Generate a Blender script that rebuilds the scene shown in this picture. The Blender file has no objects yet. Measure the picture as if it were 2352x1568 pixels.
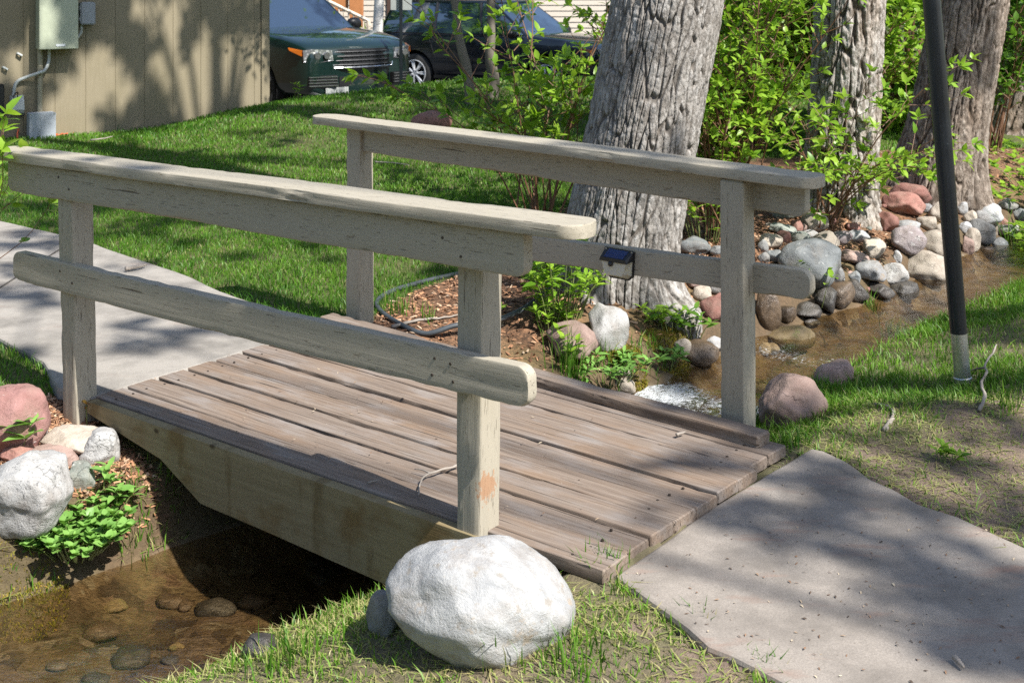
import bpy, bmesh, math, random
import numpy as np
from mathutils import Vector, Matrix
R = math.radians
sc = bpy.context.scene
# ------------------------------------------------------------------ camera, sky, sun, exposure
F, CX, HY, EYE = 2860.0, 1176.0, -40.0, 1.6      # focal length and horizon of the photograph, 2352 px wide
cam = bpy.data.cameras.new('camera')
camo = bpy.data.objects.new('camera', cam)
sc.collection.objects.link(camo)
camo.location = (0, 0, EYE)
camo.rotation_euler = (R(90), 0, 0)
cam.sensor_fit = 'HORIZONTAL'
cam.sensor_width = 36
cam.lens = 36 * F / 2352
cam.shift_y = -(784 - HY) / 2352
cam.clip_start, cam.clip_end = 0.05, 600
cam.dof.use_dof = True
cam.dof.focus_distance = 4.6
cam.dof.aperture_fstop = 9
sc.camera = camo
EL = R(50)
SUNH = (0.7427, -0.6694)
SUN = np.array([SUNH[0] * math.cos(EL), SUNH[1] * math.cos(EL), math.sin(EL)])
world = bpy.data.worlds.new("World")
sc.world = world
world.use_nodes = True
wn = world.node_tree
sky = wn.nodes.new('ShaderNodeTexSky')
sky.sky_type = 'NISHITA'
sky.sun_disc = False
sky.sun_elevation = EL
sky.sun_rotation = math.atan2(SUNH[0], SUNH[1])
bg = wn.nodes['Background']
bg.inputs['Strength'].default_value = 0.105
wn.links.new(sky.outputs[0], bg.inputs['Color'])
sun = bpy.data.lights.new('sun', 'SUN')
sun.energy = 4.8
sun.angle = R(0.53)
sun.color = (1.0, 0.965, 0.905)
suno = bpy.data.objects.new('sun', sun)
sc.collection.objects.link(suno)
suno.rotation_euler = Vector(SUN).to_track_quat('Z', 'Y').to_euler()
sc.view_settings.view_transform = 'Standard'
sc.view_settings.look = 'None'
sc.view_settings.exposure = 0.97
sc.view_settings.gamma = 1
sc.cycles.max_bounces = 8
sc.cycles.diffuse_bounces = 4
sc.cycles.transparent_max_bounces = 8
sc.cycles.use_denoising = False
sc.cycles.caustics_reflective = False
sc.cycles.caustics_refractive = False

# ------------------------------------------------------------------ helpers
col = sc.collection
rng = np.random.default_rng(7)
random.seed(7)

def tag(o, label=None, cat=None, group=None, kind=None):
    if label: o['label'] = label
    if cat: o['category'] = cat
    if group: o['group'] = group
    if kind: o['kind'] = kind
    return o

def empty(name, loc, label, cat, group=None, rz=0):
    o = bpy.data.objects.new(name, None)
    o.empty_display_size = 0.1
    col.objects.link(o)
    o.location = loc
    o.rotation_euler = (0, 0, rz)
    return tag(o, label, cat, group)

def attach(o, parent):
    """keep o's world coordinates under a parent that is only translated"""
    o.parent = parent
    o.matrix_parent_inverse = Matrix.Translation(-Vector(parent.location))
    return o

def mesh(name, V, Fs, mat, parent=None, local=False, smooth=False, attrs=None, sharp=None, loc=None):
    """V: n x 3; Fs: list of faces or of integer arrays (k x n)"""
    V = np.asarray(V, dtype=np.float32).reshape(-1, 3)
    if loc is not None:
        V = V - np.asarray(loc, dtype=np.float32)
    me = bpy.data.meshes.new(name)
    loops, tot = [], []
    for f in Fs:
        a = np.asarray(f, dtype=np.int32)
        if a.ndim == 1: a = a[None, :]
        if a.size == 0: continue
        loops.append(a.ravel()); tot.append(np.full(a.shape[0], a.shape[1], dtype=np.int32))
    loops = np.concatenate(loops); tot = np.concatenate(tot)
    start = np.concatenate([[0], np.cumsum(tot)[:-1]]).astype(np.int32)
    me.vertices.add(len(V)); me.vertices.foreach_set('co', V.ravel())
    me.loops.add(len(loops)); me.loops.foreach_set('vertex_index', loops)
    me.polygons.add(len(tot)); me.polygons.foreach_set('loop_start', start)
    try: me.polygons.foreach_set('loop_total', tot)
    except Exception: pass
    me.update(calc_edges=True)
    me.polygons.foreach_set('use_smooth', np.full(len(tot), bool(smooth or sharp or 'tint' in (attrs or {})), dtype=bool))
    if sharp: me.set_sharp_from_angle(angle=R(sharp))
    for k, v in (attrs or {}).items():
        v = np.asarray(v, dtype=np.float32)
        if v.ndim == 1:
            at = me.attributes.new(k, 'FLOAT', 'POINT'); at.data.foreach_set('value', v)
        else:
            at = me.attributes.new(k, 'FLOAT_COLOR', 'POINT'); at.data.foreach_set('color', v.ravel())
    if mat: me.materials.append(mat)
    o = bpy.data.objects.new(name, me)
    col.objects.link(o)
    if loc is not None: o.location = loc
    if parent is not None:
        if local: o.parent = parent
        else: attach(o, parent)
    return o

class Geo:
    """collects shapes into one mesh"""
    def __init__(s): s.V = []; s.F = []; s.n = 0
    def add(s, V, Fs):
        V = np.asarray(V, dtype=float).reshape(-1, 3)
        for f in Fs:
            a = np.asarray(f, dtype=np.int32)
            s.F.append((a if a.ndim == 2 else a[None, :]) + s.n)
        s.V.append(V); s.n += len(V)
        return s
    def box(s, lo, hi, M=None):
        x0, y0, z0 = lo; x1, y1, z1 = hi
        V = np.array([[x0,y0,z0],[x1,y0,z0],[x1,y1,z0],[x0,y1,z0],[x0,y0,z1],[x1,y0,z1],[x1,y1,z1],[x0,y1,z1]], float)
        if M is not None: V = np.array([tuple(M @ Vector(v)) for v in V])
        return s.add(V, [[0,3,2,1],[4,5,6,7],[0,1,5,4],[1,2,6,5],[2,3,7,6],[3,0,4,7]])
    def rbox(s, lo, hi, b=0.005, M=None):
        bm = bmesh.new()
        bmesh.ops.create_cube(bm, size=1)
        for v in bm.verts:
            v.co = Vector([lo[i] + (v.co[i] + .5) * (hi[i] - lo[i]) for i in range(3)])
        bmesh.ops.bevel(bm, geom=bm.edges[:], offset=b, segments=2, affect='EDGES')
        if M is not None: bm.transform(M)
        bm.verts.index_update()
        s.add([v.co[:] for v in bm.verts], [[v.index for v in f.verts] for f in bm.faces])
        bm.free(); return s
    def tube(s, pts, rad, n=6, cap=True):
        V, Fs = tube(pts, rad, n, cap); return s.add(V, Fs)
    def make(s, name, mat, parent=None, **kw):
        return mesh(name, np.concatenate(s.V), s.F, mat, parent, **kw)

def tube(pts, rad, n=6, cap=True):
    pts = np.asarray(pts, float); m = len(pts)
    rad = np.full(m, rad) if np.isscalar(rad) else np.asarray(rad, float)
    T = np.gradient(pts, axis=0); T /= np.linalg.norm(T, axis=1)[:, None] + 1e-9
    ref = np.array([0, 0, 1.0]) if abs(T[0][2]) < .9 else np.array([1.0, 0, 0])
    A = np.cross(T, ref); A /= np.linalg.norm(A, axis=1)[:, None] + 1e-9
    B = np.cross(T, A)
    th = np.arange(n) * 2 * math.pi / n
    V = pts[:, None, :] + rad[:, None, None] * (np.cos(th)[None, :, None] * A[:, None, :] + np.sin(th)[None, :, None] * B[:, None, :])
    i = np.arange(m - 1)[:, None] * n; j = np.arange(n)[None, :]; k = (j + 1) % n
    Q = np.stack([i + j, i + k, i + n + k, i + n + j], -1).reshape(-1, 4)
    Fs = [Q]
    if cap:
        Fs += [np.arange(n)[::-1].copy(), np.arange(n) + (m - 1) * n]
    return V.reshape(-1, 3), Fs

def spline(pts, n):
    """Catmull-Rom through points"""
    p = np.asarray(pts, float)
    p = np.vstack([2 * p[0] - p[1], p, 2 * p[-1] - p[-2]])
    t = np.linspace(0, len(p) - 3 - 1e-6, n); i = t.astype(int); f = (t - i)[:, None]
    a, b, c, d = p[i], p[i + 1], p[i + 2], p[i + 3]
    return .5 * (2 * b + (c - a) * f + (2 * a - 5 * b + 4 * c - d) * f ** 2 + (3 * b - a - 3 * c + d) * f ** 3)

def _h(ix, iy, iz, seed):
    h = (ix * 374761393 + iy * 668265263 + iz * 1440662683 + seed * 974634491) & 0xffffffff
    h = ((h ^ (h >> 13)) * 1274126177) & 0xffffffff
    h = ((h ^ (h >> 16)) * 2246822519) & 0xffffffff
    return (h ^ (h >> 15)) / 4294967296.0

def vnoise(p, seed=0):
    p = np.asarray(p, float); i = np.floor(p).astype(np.int64); f = p - i; u = f * f * (3 - 2 * f)
    x, y, z = i[..., 0], i[..., 1], i[..., 2]; r = 0
    for a in (0, 1):
        for b in (0, 1):
            for c in (0, 1):
                w = (u[..., 0] if a else 1 - u[..., 0]) * (u[..., 1] if b else 1 - u[..., 1]) * (u[..., 2] if c else 1 - u[..., 2])
                r = r + w * _h(x + a, y + b, z + c, seed)
    return r * 2 - 1

def fbm(p, octv=4, seed=0):
    p = np.asarray(p, float); r = 0; a = 1; s = 0
    for o in range(octv):
        r = r + a * vnoise(p * 2 ** o + 17.3 * o, seed + o); s += a; a *= .5
    return r / s

def n2(x, y, sc_=1.0, seed=0, octv=3):
    return fbm(np.stack([np.asarray(x) * sc_, np.asarray(y) * sc_, np.zeros_like(np.asarray(x, float)) + seed * 3.7], -1), octv, seed)

def sstep(a, b, x):
    t = np.clip((np.asarray(x, float) - a) / (b - a), 0, 1); return t * t * (3 - 2 * t)

def worley(u, v, pu, seed=0):
    """F1, F2 of cells on a grid that wraps every pu cells in u"""
    iu, iv = np.floor(u).astype(np.int64), np.floor(v).astype(np.int64)
    f1 = np.full(u.shape, 9.0); f2 = f1.copy(); idn = np.zeros(u.shape)
    for a in (-1, 0, 1):
        for b in (-1, 0, 1):
            cu, cv = iu + a, iv + b; z = np.zeros_like(cu); w = np.mod(cu, pu)
            d = (cu + .1 + .8 * _h(w, cv, z, seed) - u) ** 2 + (cv + .1 + .8 * _h(w, cv, z, seed + 5) - v) ** 2
            near = d < f1
            f2 = np.where(near, f1, np.minimum(f2, d)); idn = np.where(near, _h(w, cv, z, seed + 9), idn); f1 = np.where(near, d, f1)
    return np.sqrt(f1), np.sqrt(f2), idn

def inpoly(x, y, poly):
    r = np.zeros(np.shape(x), bool); n = len(poly); j = n - 1
    for i in range(n):
        xi, yi = poly[i]; xj, yj = poly[j]
        if yi != yj:
            c = ((yi > y) != (yj > y)) & (x < (xj - xi) * (y - yi) / (yj - yi) + xi); r ^= c
        j = i
    return r

def polydist(x, y, pts, closed=False):
    """distance to a polyline, segment index + fraction of the nearest point"""
    pts = np.asarray(pts, float); best = np.full(np.shape(x), 1e9); par = np.zeros(np.shape(x)); sg = np.zeros(np.shape(x))
    m = len(pts)
    for i in range(m if closed else m - 1):
        a, b = pts[i][:2], pts[(i + 1) % m][:2]; d = b - a
        t = np.clip(((x - a[0]) * d[0] + (y - a[1]) * d[1]) / (d @ d), 0, 1)
        dd = np.hypot(x - a[0] - t * d[0], y - a[1] - t * d[1])
        c = (x - a[0]) * d[1] - (y - a[1]) * d[0]
        m_ = dd < best
        best = np.where(m_, dd, best); par = np.where(m_, i + t, par); sg = np.where(m_, np.sign(c), sg)
    return best, par, sg

def at_z(px, py, z=0.0):
    """point where the line of sight through (px, py) meets height z"""
    Y = (EYE - z) * F / (py - HY)
    return np.array([(px - CX) / F * Y, Y, z])

def at_y(px, py, Y):
    return np.array([(px - CX) / F * Y, Y, EYE - (py - HY) / F * Y])

# ------------------------------------------------------------------ node materials
class Mat:
    def __init__(s, name):
        s.m = bpy.data.materials.new(name); s.m.use_nodes = True; s.nt = s.m.node_tree
        s.b = s.nt.nodes['Principled BSDF']; s.out = s.nt.nodes['Material Output']
    def put(s, sock, v):
        if hasattr(v, 'bl_idname') and hasattr(v, 'outputs'): v = v.outputs[0]
        if isinstance(v, bpy.types.NodeSocket): s.nt.links.new(v, sock)
        elif isinstance(v, (tuple, list)) and sock.type == 'RGBA' and len(v) == 3: sock.default_value = (*v, 1)
        else: sock.default_value = v
    def n(s, typ, **kw):
        nd = s.nt.nodes.new('ShaderNode' + typ)
        for k, v in kw.items():
            if k[0] == 'i' and k[1:].isdigit(): s.put(nd.inputs[int(k[1:])], v)
            elif k.replace('_', ' ') in nd.inputs: s.put(nd.inputs[k.replace('_', ' ')], v)
            else: setattr(nd, k, v)
        return nd
    def co(s, which='Object', scale=(1, 1, 1), rot=(0, 0, 0)):
        tc = s.n('TexCoord')
        return s.n('Mapping', Vector=tc.outputs[which], Scale=scale, Rotation=rot).outputs[0]
    def noise(s, vec, scale, detail=5, rough=.6, dist=0):
        return s.n('TexNoise', Vector=vec, Scale=scale, Detail=detail, Roughness=rough, Distortion=dist).outputs[0]
    def voro(s, vec, scale, feature='F1', out=0):
        return s.n('TexVoronoi', feature=feature, Vector=vec, Scale=scale).outputs[out]
    def ramp(s, fac, stops, interp='LINEAR'):
        nd = s.n('ValToRGB', Fac=fac); cr = nd.color_ramp; cr.interpolation = interp
        while len(cr.elements) < len(stops): cr.elements.new(.5)
        for e, (p, c) in zip(cr.elements, stops):
            e.position = p; e.color = (*c, 1) if isinstance(c, (tuple, list)) else (c, c, c, 1)
        return nd.outputs[0]
    def mix(s, fac, a, b, blend='MIX'):
        nd = s.n('Mix', data_type='RGBA', blend_type=blend)
        s.put(nd.inputs[0], fac); s.put(nd.inputs[6], a); s.put(nd.inputs[7], b)
        return nd.outputs[2]
    def math(s, op, a, b=0.0, c=0.0, clamp=False):
        nd = s.n('Math', operation=op, use_clamp=clamp)
        s.put(nd.inputs[0], a); s.put(nd.inputs[1], b); s.put(nd.inputs[2], c)
        return nd.outputs[0]
    def attr(s, name, out='Fac'):
        return s.n('Attribute', attribute_name=name).outputs[out]
    def rnd(s): return s.n('ObjectInfo').outputs['Random']
    def bump(s, h, strength=.5, dist=.01, normal=None):
        nd = s.n('Bump', Height=h, Strength=strength, Distance=dist)
        if normal is not None: s.put(nd.inputs['Normal'], normal)
        return nd.outputs[0]
    def set(s, **kw):
        for k, v in kw.items(): s.put(s.b.inputs[k.replace('_', ' ')], v)
        return s.m

def plain(name, colr, rough=.5, metal=0.0, var=.15, spec=.5, coat=0.0):
    m = Mat(name); v = m.noise(m.co(), 14, 6)
    c = m.mix(v, tuple(x * (1 - var) for x in colr), tuple(min(1, x * (1 + var)) for x in colr))
    rr = m.math('MULTIPLY_ADD', v, .2, rough - .1)
    return m.set(Base_Color=c, Roughness=rr, Metallic=metal, Specular_IOR_Level=spec, Coat_Weight=coat)

def painted_wood(name, patch=None, base=(.365, .328, .262)):
    m = Mat(name)
    g = m.noise(m.co(scale=(1.3, 34, 34)), 2.2, 8, .68)
    big = m.noise(m.co(scale=(1, 3, 3)), 3.0, 4)
    c = m.mix(g, tuple(x * .78 for x in base), tuple(x * 1.16 for x in base))
    c = m.mix(m.math('MULTIPLY', big, .35), c, tuple(x * f for x, f in zip(base, (.82, .82, .74))))
    # dark checks along the grain and worn spots
    ck = m.noise(m.co(scale=(.8, 26, 26)), 3.1, 3, .5)
    ckm = m.ramp(ck, [(.685, 0.0), (.71, 1.0)])
    c = m.mix(m.math('MULTIPLY', ckm, .85), c, (.07, .055, .04))
    dash = m.noise(m.co(scale=(9, 120, 120)), 2.0, 2, .5)
    dm = m.ramp(dash, [(.655, 0.0), (.69, .85)])
    c = m.mix(m.math('MULTIPLY', dm, .75), c, (.10, .08, .055))
    pe = m.noise(m.co(scale=(4, 12, 12)), 2.6, 8, .7)
    pm = m.ramp(pe, [(.665, 0.0), (.685, .8)])
    c = m.mix(m.math('MULTIPLY', pm, .7), c, (.17, .125, .085))
    h = m.math('SUBTRACT', m.math('MULTIPLY', g, .6), m.math('ADD', ckm, m.math('MULTIPLY', dm, .6)))
    h = m.math('SUBTRACT', h, m.math('MULTIPLY', pm, .5))
    if patch:
        tc = m.n('TexCoord'); d = m.n('VectorMath', operation='DISTANCE')
        m.put(d.inputs[0], m.n('Mapping', Vector=tc.outputs['Object'], Scale=(1, 2.4, 1)).outputs[0]); d.inputs[1].default_value = patch
        f = m.math('ADD', d.outputs['Value'], m.math('MULTIPLY', m.noise(m.co(scale=(22, 50, 50)), 1.5, 6, .7), .16))
        k = m.ramp(f, [(.112, .9), (.122, 0.0)])
        c = m.mix(k, c, m.mix(g, (.27, .125, .06), (.40, .26, .16)))
    return m.set(Base_Color=c, Roughness=.62, Specular_IOR_Level=.3, Normal=m.bump(h, .6, .004))

def deck_wood(name):
    m = Mat(name); r = m.rnd()
    off = m.n('CombineXYZ', X=m.math('MULTIPLY', r, 9.0), Y=m.math('MULTIPLY', r, 3.0)).outputs[0]
    def v(scale):
        tc = m.n('TexCoord'); a = m.n('VectorMath', operation='ADD'); m.put(a.inputs[0], tc.outputs['Object']); m.put(a.inputs[1], off)
        return m.n('Mapping', Vector=a.outputs[0], Scale=scale).outputs[0]
    g = m.noise(v((1.1, 36, 20)), 2.4, 9, .72, .3)
    c = m.ramp(g, [(.28, (.078, .056, .042)), (.48, (.185, .142, .112)), (.70, (.275, .225, .182))])
    w = m.noise(v((.9, 5, 5)), 2.2, 5)
    c = m.mix(m.ramp(w, [(.48, 0.0), (.72, .55)]), c, (.24, .15, .088))
    gy = m.noise(v((1.2, 4, 4)), 3.7, 4)
    c = m.mix(m.ramp(gy, [(.5, 0.0), (.75, .5)]), c, (.30, .29, .285))
    cr = m.ramp(m.noise(v((1.0, 60, 30)), 2.4, 3, .5), [(.635, 0.0), (.68, 1.0)])
    c = m.mix(m.math('MULTIPLY', cr, .85), c, (.035, .026, .02))
    c = m.mix(m.math('MULTIPLY', r, .3), c, (.19, .155, .13))
    sp = m.ramp(m.noise(v((60, 60, 60)), 2.0, 2), [(.72, 0.0), (.76, .5)])
    c = m.mix(sp, c, (.5, .46, .4))
    h = m.math('SUBTRACT', g, m.math('MULTIPLY', cr, 1.2))
    return m.set(Base_Color=c, Roughness=.8, Specular_IOR_Level=.2, Normal=m.bump(h, .55, .004))

def concrete(name, tone=(.36, .335, .31), stain=.5):
    m = Mat(name); o = m.co()
    fine = m.noise(o, 190, 4, .75)
    mid = m.noise(o, 3.2, 8, .68)
    c = m.mix(fine, tuple(x * .42 for x in tone), tuple(min(1, x * 1.6) for x in tone))
    c = m.mix(m.ramp(mid, [(.42, 0.0), (.66, .8)]), c, tuple(x * .5 for x in tone))
    rd = m.noise(m.co(scale=(1.0, 3.4, 1), rot=(0, 0, R(52))), 2.6, 6, .65)
    c = m.mix(m.ramp(rd, [(.56, 0.0), (.74, stain)]), c, (.24, .16, .125))
    st = m.noise(m.co(scale=(.9, 16, 1), rot=(0, 0, R(-43))), 1.2, 4, .6)
    c = m.mix(m.ramp(st, [(.70, 0.0), (.74, stain * .9)]), c, (.20, .14, .12))
    wl = m.noise(m.co(scale=(1, 14, 1), rot=(0, 0, R(-30))), 1.1, 3, .5)
    c = m.mix(m.ramp(wl, [(.72, 0.0), (.75, .5)]), c, (.55, .52, .49))
    sp = m.ramp(m.noise(o, 75, 3), [(.70, 0.0), (.73, .8)])
    c = m.mix(sp, c, (.09, .07, .055))
    return m.set(Base_Color=c, Roughness=.88, Specular_IOR_Level=.2, Normal=m.bump(m.math('ADD', fine, mid), .35, .003))

def foliage(name, dark, light, trans=.35, rough=.42, tip=None):
    m = Mat(name); t = m.attr('tint')
    stops = [(0, dark), (.75 if tip else 1, light)] + ([(1, tip)] if tip else [])
    c = m.ramp(t, stops)
    m.set(Base_Color=c, Roughness=rough, Specular_IOR_Level=.35)
    tr = m.n('BsdfTranslucent', Color=m.mix(.5, c, (1, 1, .25), 'MULTIPLY'))
    br = m.n('Mix', data_type='RGBA', blend_type='MULTIPLY')
    ms = m.n('MixShader', Fac=trans); m.nt.links.new(m.b.outputs[0], ms.inputs[1]); m.nt.links.new(tr.outputs[0], ms.inputs[2])
    m.nt.nodes.remove(br)
    m.nt.links.new(ms.outputs[0], m.out.inputs[0])
    return m.m

def bark_mat(name, crev, plate, pale, warm, wamt=.4):
    m = Mat(name); b = m.attr('bark'); o = m.co()
    c = m.ramp(b, [(.08, crev), (.40, tuple(.45 * x + .55 * y for x, y in zip(crev, plate))), (.8, plate)])
    n1 = m.noise(m.co(scale=(9, 9, 1.5)), 2.0, 6, .65)
    c = m.mix(m.math('MULTIPLY', m.ramp(n1, [(.48, 0.0), (.68, 1.0)]), m.ramp(b, [(.3, 0.0), (.7, .8)])), c, pale)
    n3 = m.noise(m.co(scale=(5, 5, 1.2)), 1.5, 4)
    c = m.mix(m.ramp(n3, [(.5, 0.0), (.7, wamt)]), c, warm)
    f = m.noise(m.co(scale=(1, 1, .45)), 70, 5, .7)
    c = m.mix(m.math('MULTIPLY', f, .55), c, tuple(x * .45 for x in plate))
    g = m.noise(m.co(scale=(1, 1, .6)), 28, 5, .7); c = m.mix(m.ramp(g, [(.42, .75), (.56, 0.0)]), c, tuple(x * 1.2 for x in crev))
    return m.set(Base_Color=c, Roughness=.9, Specular_IOR_Level=.15, Normal=m.bump(m.math('ADD', m.math('MULTIPLY', f, .6), g), .9, .012))

def rock_mat(name, a, b, spot, sp_amt=.5, rough=.75, sscale=60, patch=None, cracks=.5):
    m = Mat(name); r = m.rnd(); tc = m.n('TexCoord')
    ad = m.n('VectorMath', operation='ADD'); m.put(ad.inputs[0], tc.outputs['Object']); m.put(ad.inputs[1], m.n('CombineXYZ', X=m.math('MULTIPLY', r, 13.0), Z=m.math('MULTIPLY', r, 5.0)).outputs[0])
    o = ad.outputs[0]
    big = m.noise(o, 15, 8, .68, .6)
    c = m.mix(m.ramp(big, [(.32, 0.0), (.68, 1.0)]), a, b)
    fi = m.noise(o, 160, 4, .7)
    c = m.mix(m.math('MULTIPLY', fi, .5), c, tuple(x * .5 for x in a))
    s = m.ramp(m.noise(o, sscale, 3, .6), [(.60, 0.0), (.68, sp_amt)])
    c = m.mix(s, c, spot)
    dirt = m.noise(o, 9, 7, .7)
    c = m.mix(m.ramp(dirt, [(.48, 0.0), (.66, .45)]), c, (.21, .165, .125) if rough > .5 else (.05, .04, .03))
    ed = m.voro(m.n('VectorMath', operation='ADD', i0=o, i1=m.n('VectorMath', operation='SCALE', i0=m.n('TexNoise', Vector=o, Scale=14.0, Detail=5.0).outputs[1], Scale=.16).outputs[0]).outputs[0], 5.5, feature='DISTANCE_TO_EDGE')
    ck = m.math('MULTIPLY', m.ramp(ed, [(.004, cracks), (.014, 0.0)]), m.ramp(m.noise(o, 6, 3), [(.5, 0.0), (.6, 1.0)]))
    c = m.mix(ck, c, tuple(x * .35 for x in a))
    if patch:
        c = m.mix(m.ramp(m.noise(o, 11, 6, .7), [(.60, 0.0), (.66, .8)]), c, patch)
    hsv = m.n('HueSaturation', Color=c, Value=m.math('MULTIPLY_ADD', r, .45, .72))
    return m.set(Base_Color=hsv.outputs[0], Roughness=rough, Specular_IOR_Level=.3 if rough > .5 else .6, Normal=m.bump(m.math('SUBTRACT', m.math('ADD', m.math('MULTIPLY', fi, .6), m.math('MULTIPLY', big, 1.5)), ck), .75, .008))

MT = {}
MT['paint'] = painted_wood('painted_timber')
MT['deck'] = deck_wood('weathered_decking')
MT['path'] = concrete('pale_concrete', (.30, .276, .245), .35)
MT['slab'] = concrete('stained_concrete', (.268, .236, .204), 1.0)
MT['grass'] = foliage('grass_blades', (.034, .125, .010), (.175, .34, .032), .38, .45, (.46, .40, .19))
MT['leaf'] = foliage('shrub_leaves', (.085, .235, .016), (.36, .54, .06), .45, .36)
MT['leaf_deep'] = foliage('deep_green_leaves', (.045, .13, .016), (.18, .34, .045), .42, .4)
MT['cress'] = foliage('bright_cress_leaves', (.10, .24, .04), (.26, .46, .11), .35, .4)
MT['canopy'] = foliage('canopy_leaves', (.05, .12, .02), (.12, .22, .04), .3, .5)
MT['straw_leaf'] = foliage('orange_leaves', (.45, .17, .03), (.62, .35, .06), .3)
MT['moss'] = foliage('moss_fronds', (.10, .12, .015), (.30, .27, .03), .2, .7, (.36, .20, .04))
MT['stem'] = plain('red_brown_stems', (.17, .085, .045), .6, var=.35)
MT['stem_green'] = plain('green_stems', (.16, .19, .06), .6, var=.3)
MT['twig'] = plain('grey_twigs', (.27, .235, .20), .8, var=.4)
MT['black_plastic'] = plain('black_plastic', (.018, .018, .02), .38)
MT['black_paint'] = plain('black_pole_paint', (.012, .016, .021), .3, var=.4)
MT['galv'] = plain('galvanised_steel', (.55, .56, .55), .38, .9, var=.25)
MT['grey_metal'] = plain('grey_enclosure_paint', (.26, .28, .30), .5)
MT['cabinet'] = plain('pale_green_cabinet_paint', (.36, .39, .29), .5)
MT['pvc'] = plain('grey_conduit', (.42, .44, .42), .5)
MT['white_paint'] = plain('white_sign', (.72, .74, .74), .5)
# ------------------------------------------------------------------ bridge frame
U = np.array([0.793, -0.609]); W_ = np.array([0.609, 0.793])       # along the bridge, across it (away)
def B(s, t, z=0.0):
    p = s * U + t * W_; return np.array([p[0], p[1], z])
S0, S1 = -4.226, -1.868                                             # deck ends
def t_far(s): return 4.15 + (s - S0) * (4.0 - 4.15) / (S1 - S0)

# ------------------------------------------------------------------ wall plane of the siding, seen at the upper left
WA = R(-32)
WDIR = np.array([math.cos(WA), -math.sin(WA)]); WOUT = np.array([-math.sin(WA), -math.cos(WA)])
WC = np.array([(618 - CX) / F * 14.0, 14.0])
def wallpt(px, py, out=0.0):
    c = WC + WOUT * out; r = (px - CX) / F
    k = (c[0] - r * c[1]) / (WDIR[0] - r * WDIR[1]); p = c - WDIR * k
    return np.array([p[0], p[1], EYE - (py - HY) / F * p[1]]), k        # k: metres left of the corner

# ------------------------------------------------------------------ ground heights
def z0(px, py, z=0.0): return tuple(at_z(px, py, z))
CTRL = [(-3.4, 8.3, -.03), (-2.3, 5.7, -.03), (-1.3, 6.2, -.03), (-1.75, 4.95, -.05), (-6, 10.4, -.03), (-4.6, 8.0, -.03),
        (-1, 7, -.01), (0, 7, 0), (-2, 9, .03), (-4, 10.5, .0), (0, 9, .09), (-1, 10.5, .12), (-3, 11.5, .1),
        (-5.03, 12.5, .035), (-3.84, 13.25, .045), (-2.73, 13.95, .235), (-7, 11.5, -.02),
        (-2.16, 13.0, .33), (-1.77, 13.4, .355), (-1.4, 13.8, .40), (-.8, 14.0, .455), (.3, 14.2, .5), (-2.4, 14.8, .2), (0, 12, .31), (-1.5, 12, .25), (1.5, 13, .45),
        (.66, 6.2, .0), (2.2, 8.25, .1), (3.15, 8.8, .1), (4.9, 12, .15), (2, 10, .2), (3, 12, .32),
        (1.87, 5.15, .05), (1.5, 4.7, .0), (2.6, 5.4, .06), (3.6, 6.6, .08), (1.2, 4.4, -.035), (1.45, 3.95, -.03), (1.7, 3.6, -.03), (2.6, 3.6, .0),
        (.7, 3.2, -.04), (-.1, 3.25, -.10), (.27, 3.40, -.036), (.10, 3.5, -.04), (-.6, 3.35, -.20), (-.9, 2.6, -.22), (.3, 1.6, -.08), (.42, 2.9, -.05), (.5, 2.6, -.05),
        (-2.3, 4.95, -.03), (-2.1, 4.7, -.07), (-1.5, 4.72, -.06), (-3.2, 4.6, -.1), (-1.85, 4.45, -.15), (-1.28, 4.6, -.1),
        (1.5, 1, -.05), (3, 1, 0), (-4, 1, -.3), (8, 3, .1), (8, 10, .2), (9, 16, .2),
        (-15, 5, 0), (-15, 20, -.1), (20, 20, .2), (20, 4, .2), (8, -10, 0), (-10, -10, -.2), (-1, -8, -.1)]
CTRL = np.array(CTRL)
def _phi(r2): return np.where(r2 > 1e-9, .5 * r2 * np.log(r2 + 1e-12), 0)
_n = len(CTRL)
_d2 = ((CTRL[:, None, :2] - CTRL[None, :, :2]) ** 2).sum(-1)
_A = np.zeros((_n + 3, _n + 3)); _A[:_n, :_n] = _phi(_d2) + np.eye(_n) * .02
_A[:_n, _n] = 1; _A[:_n, _n + 1:] = CTRL[:, :2]; _A[_n:, :_n] = _A[:_n, _n:].T
_w = np.linalg.solve(_A, np.concatenate([CTRL[:, 2], [0, 0, 0]]))
def tps(x, y):
    r = np.full(np.shape(x), _w[_n]) + _w[_n + 1] * x + _w[_n + 2] * y
    for i in range(_n): r = r + _w[i] * _phi((x - CTRL[i, 0]) ** 2 + (y - CTRL[i, 1]) ** 2)
    return r
# stream: x, y, water level, half width
STREAM = np.array([(9.5, 12.2, -.16, .55), (5.2, 9.75, -.19, .5), (4.0, 8.85, -.21, .40), (3.15, 8.0, -.22, .34), (2.42, 7.18, -.24, .27),
                   (1.72, 6.53, -.25, .30), (1.235, 6.015, -.27, .33), (.915, 5.685, -.29, .32), (.58, 5.34, -.38, .38), (0, 4.9, -.42, .46),
                   (-.8, 4.25, -.43, .48), (-1.27, 3.83, -.44, .47), (-2.0, 3.2, -.45, .47), (-3.2, 2.2, -.46, .5), (-7, -1, -.5, .6)])
def stream_at(x, y):
    d, par, sg = polydist(x, y, STREAM)
    i = np.clip(par.astype(int), 0, len(STREAM) - 2); f = par - i
    zw = STREAM[i, 2] * (1 - f) + STREAM[i + 1, 2] * f; hw = STREAM[i, 3] * (1 - f) + STREAM[i + 1, 3] * f
    return d, zw, hw, sg, par
PATH_L = [tuple(at_z(*p)[:2]) for p in [(8, 508), (107, 530), (195, 551), (267, 578), (347, 604), (427, 631), (507, 668), (573, 692), (640, 722)]]
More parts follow.
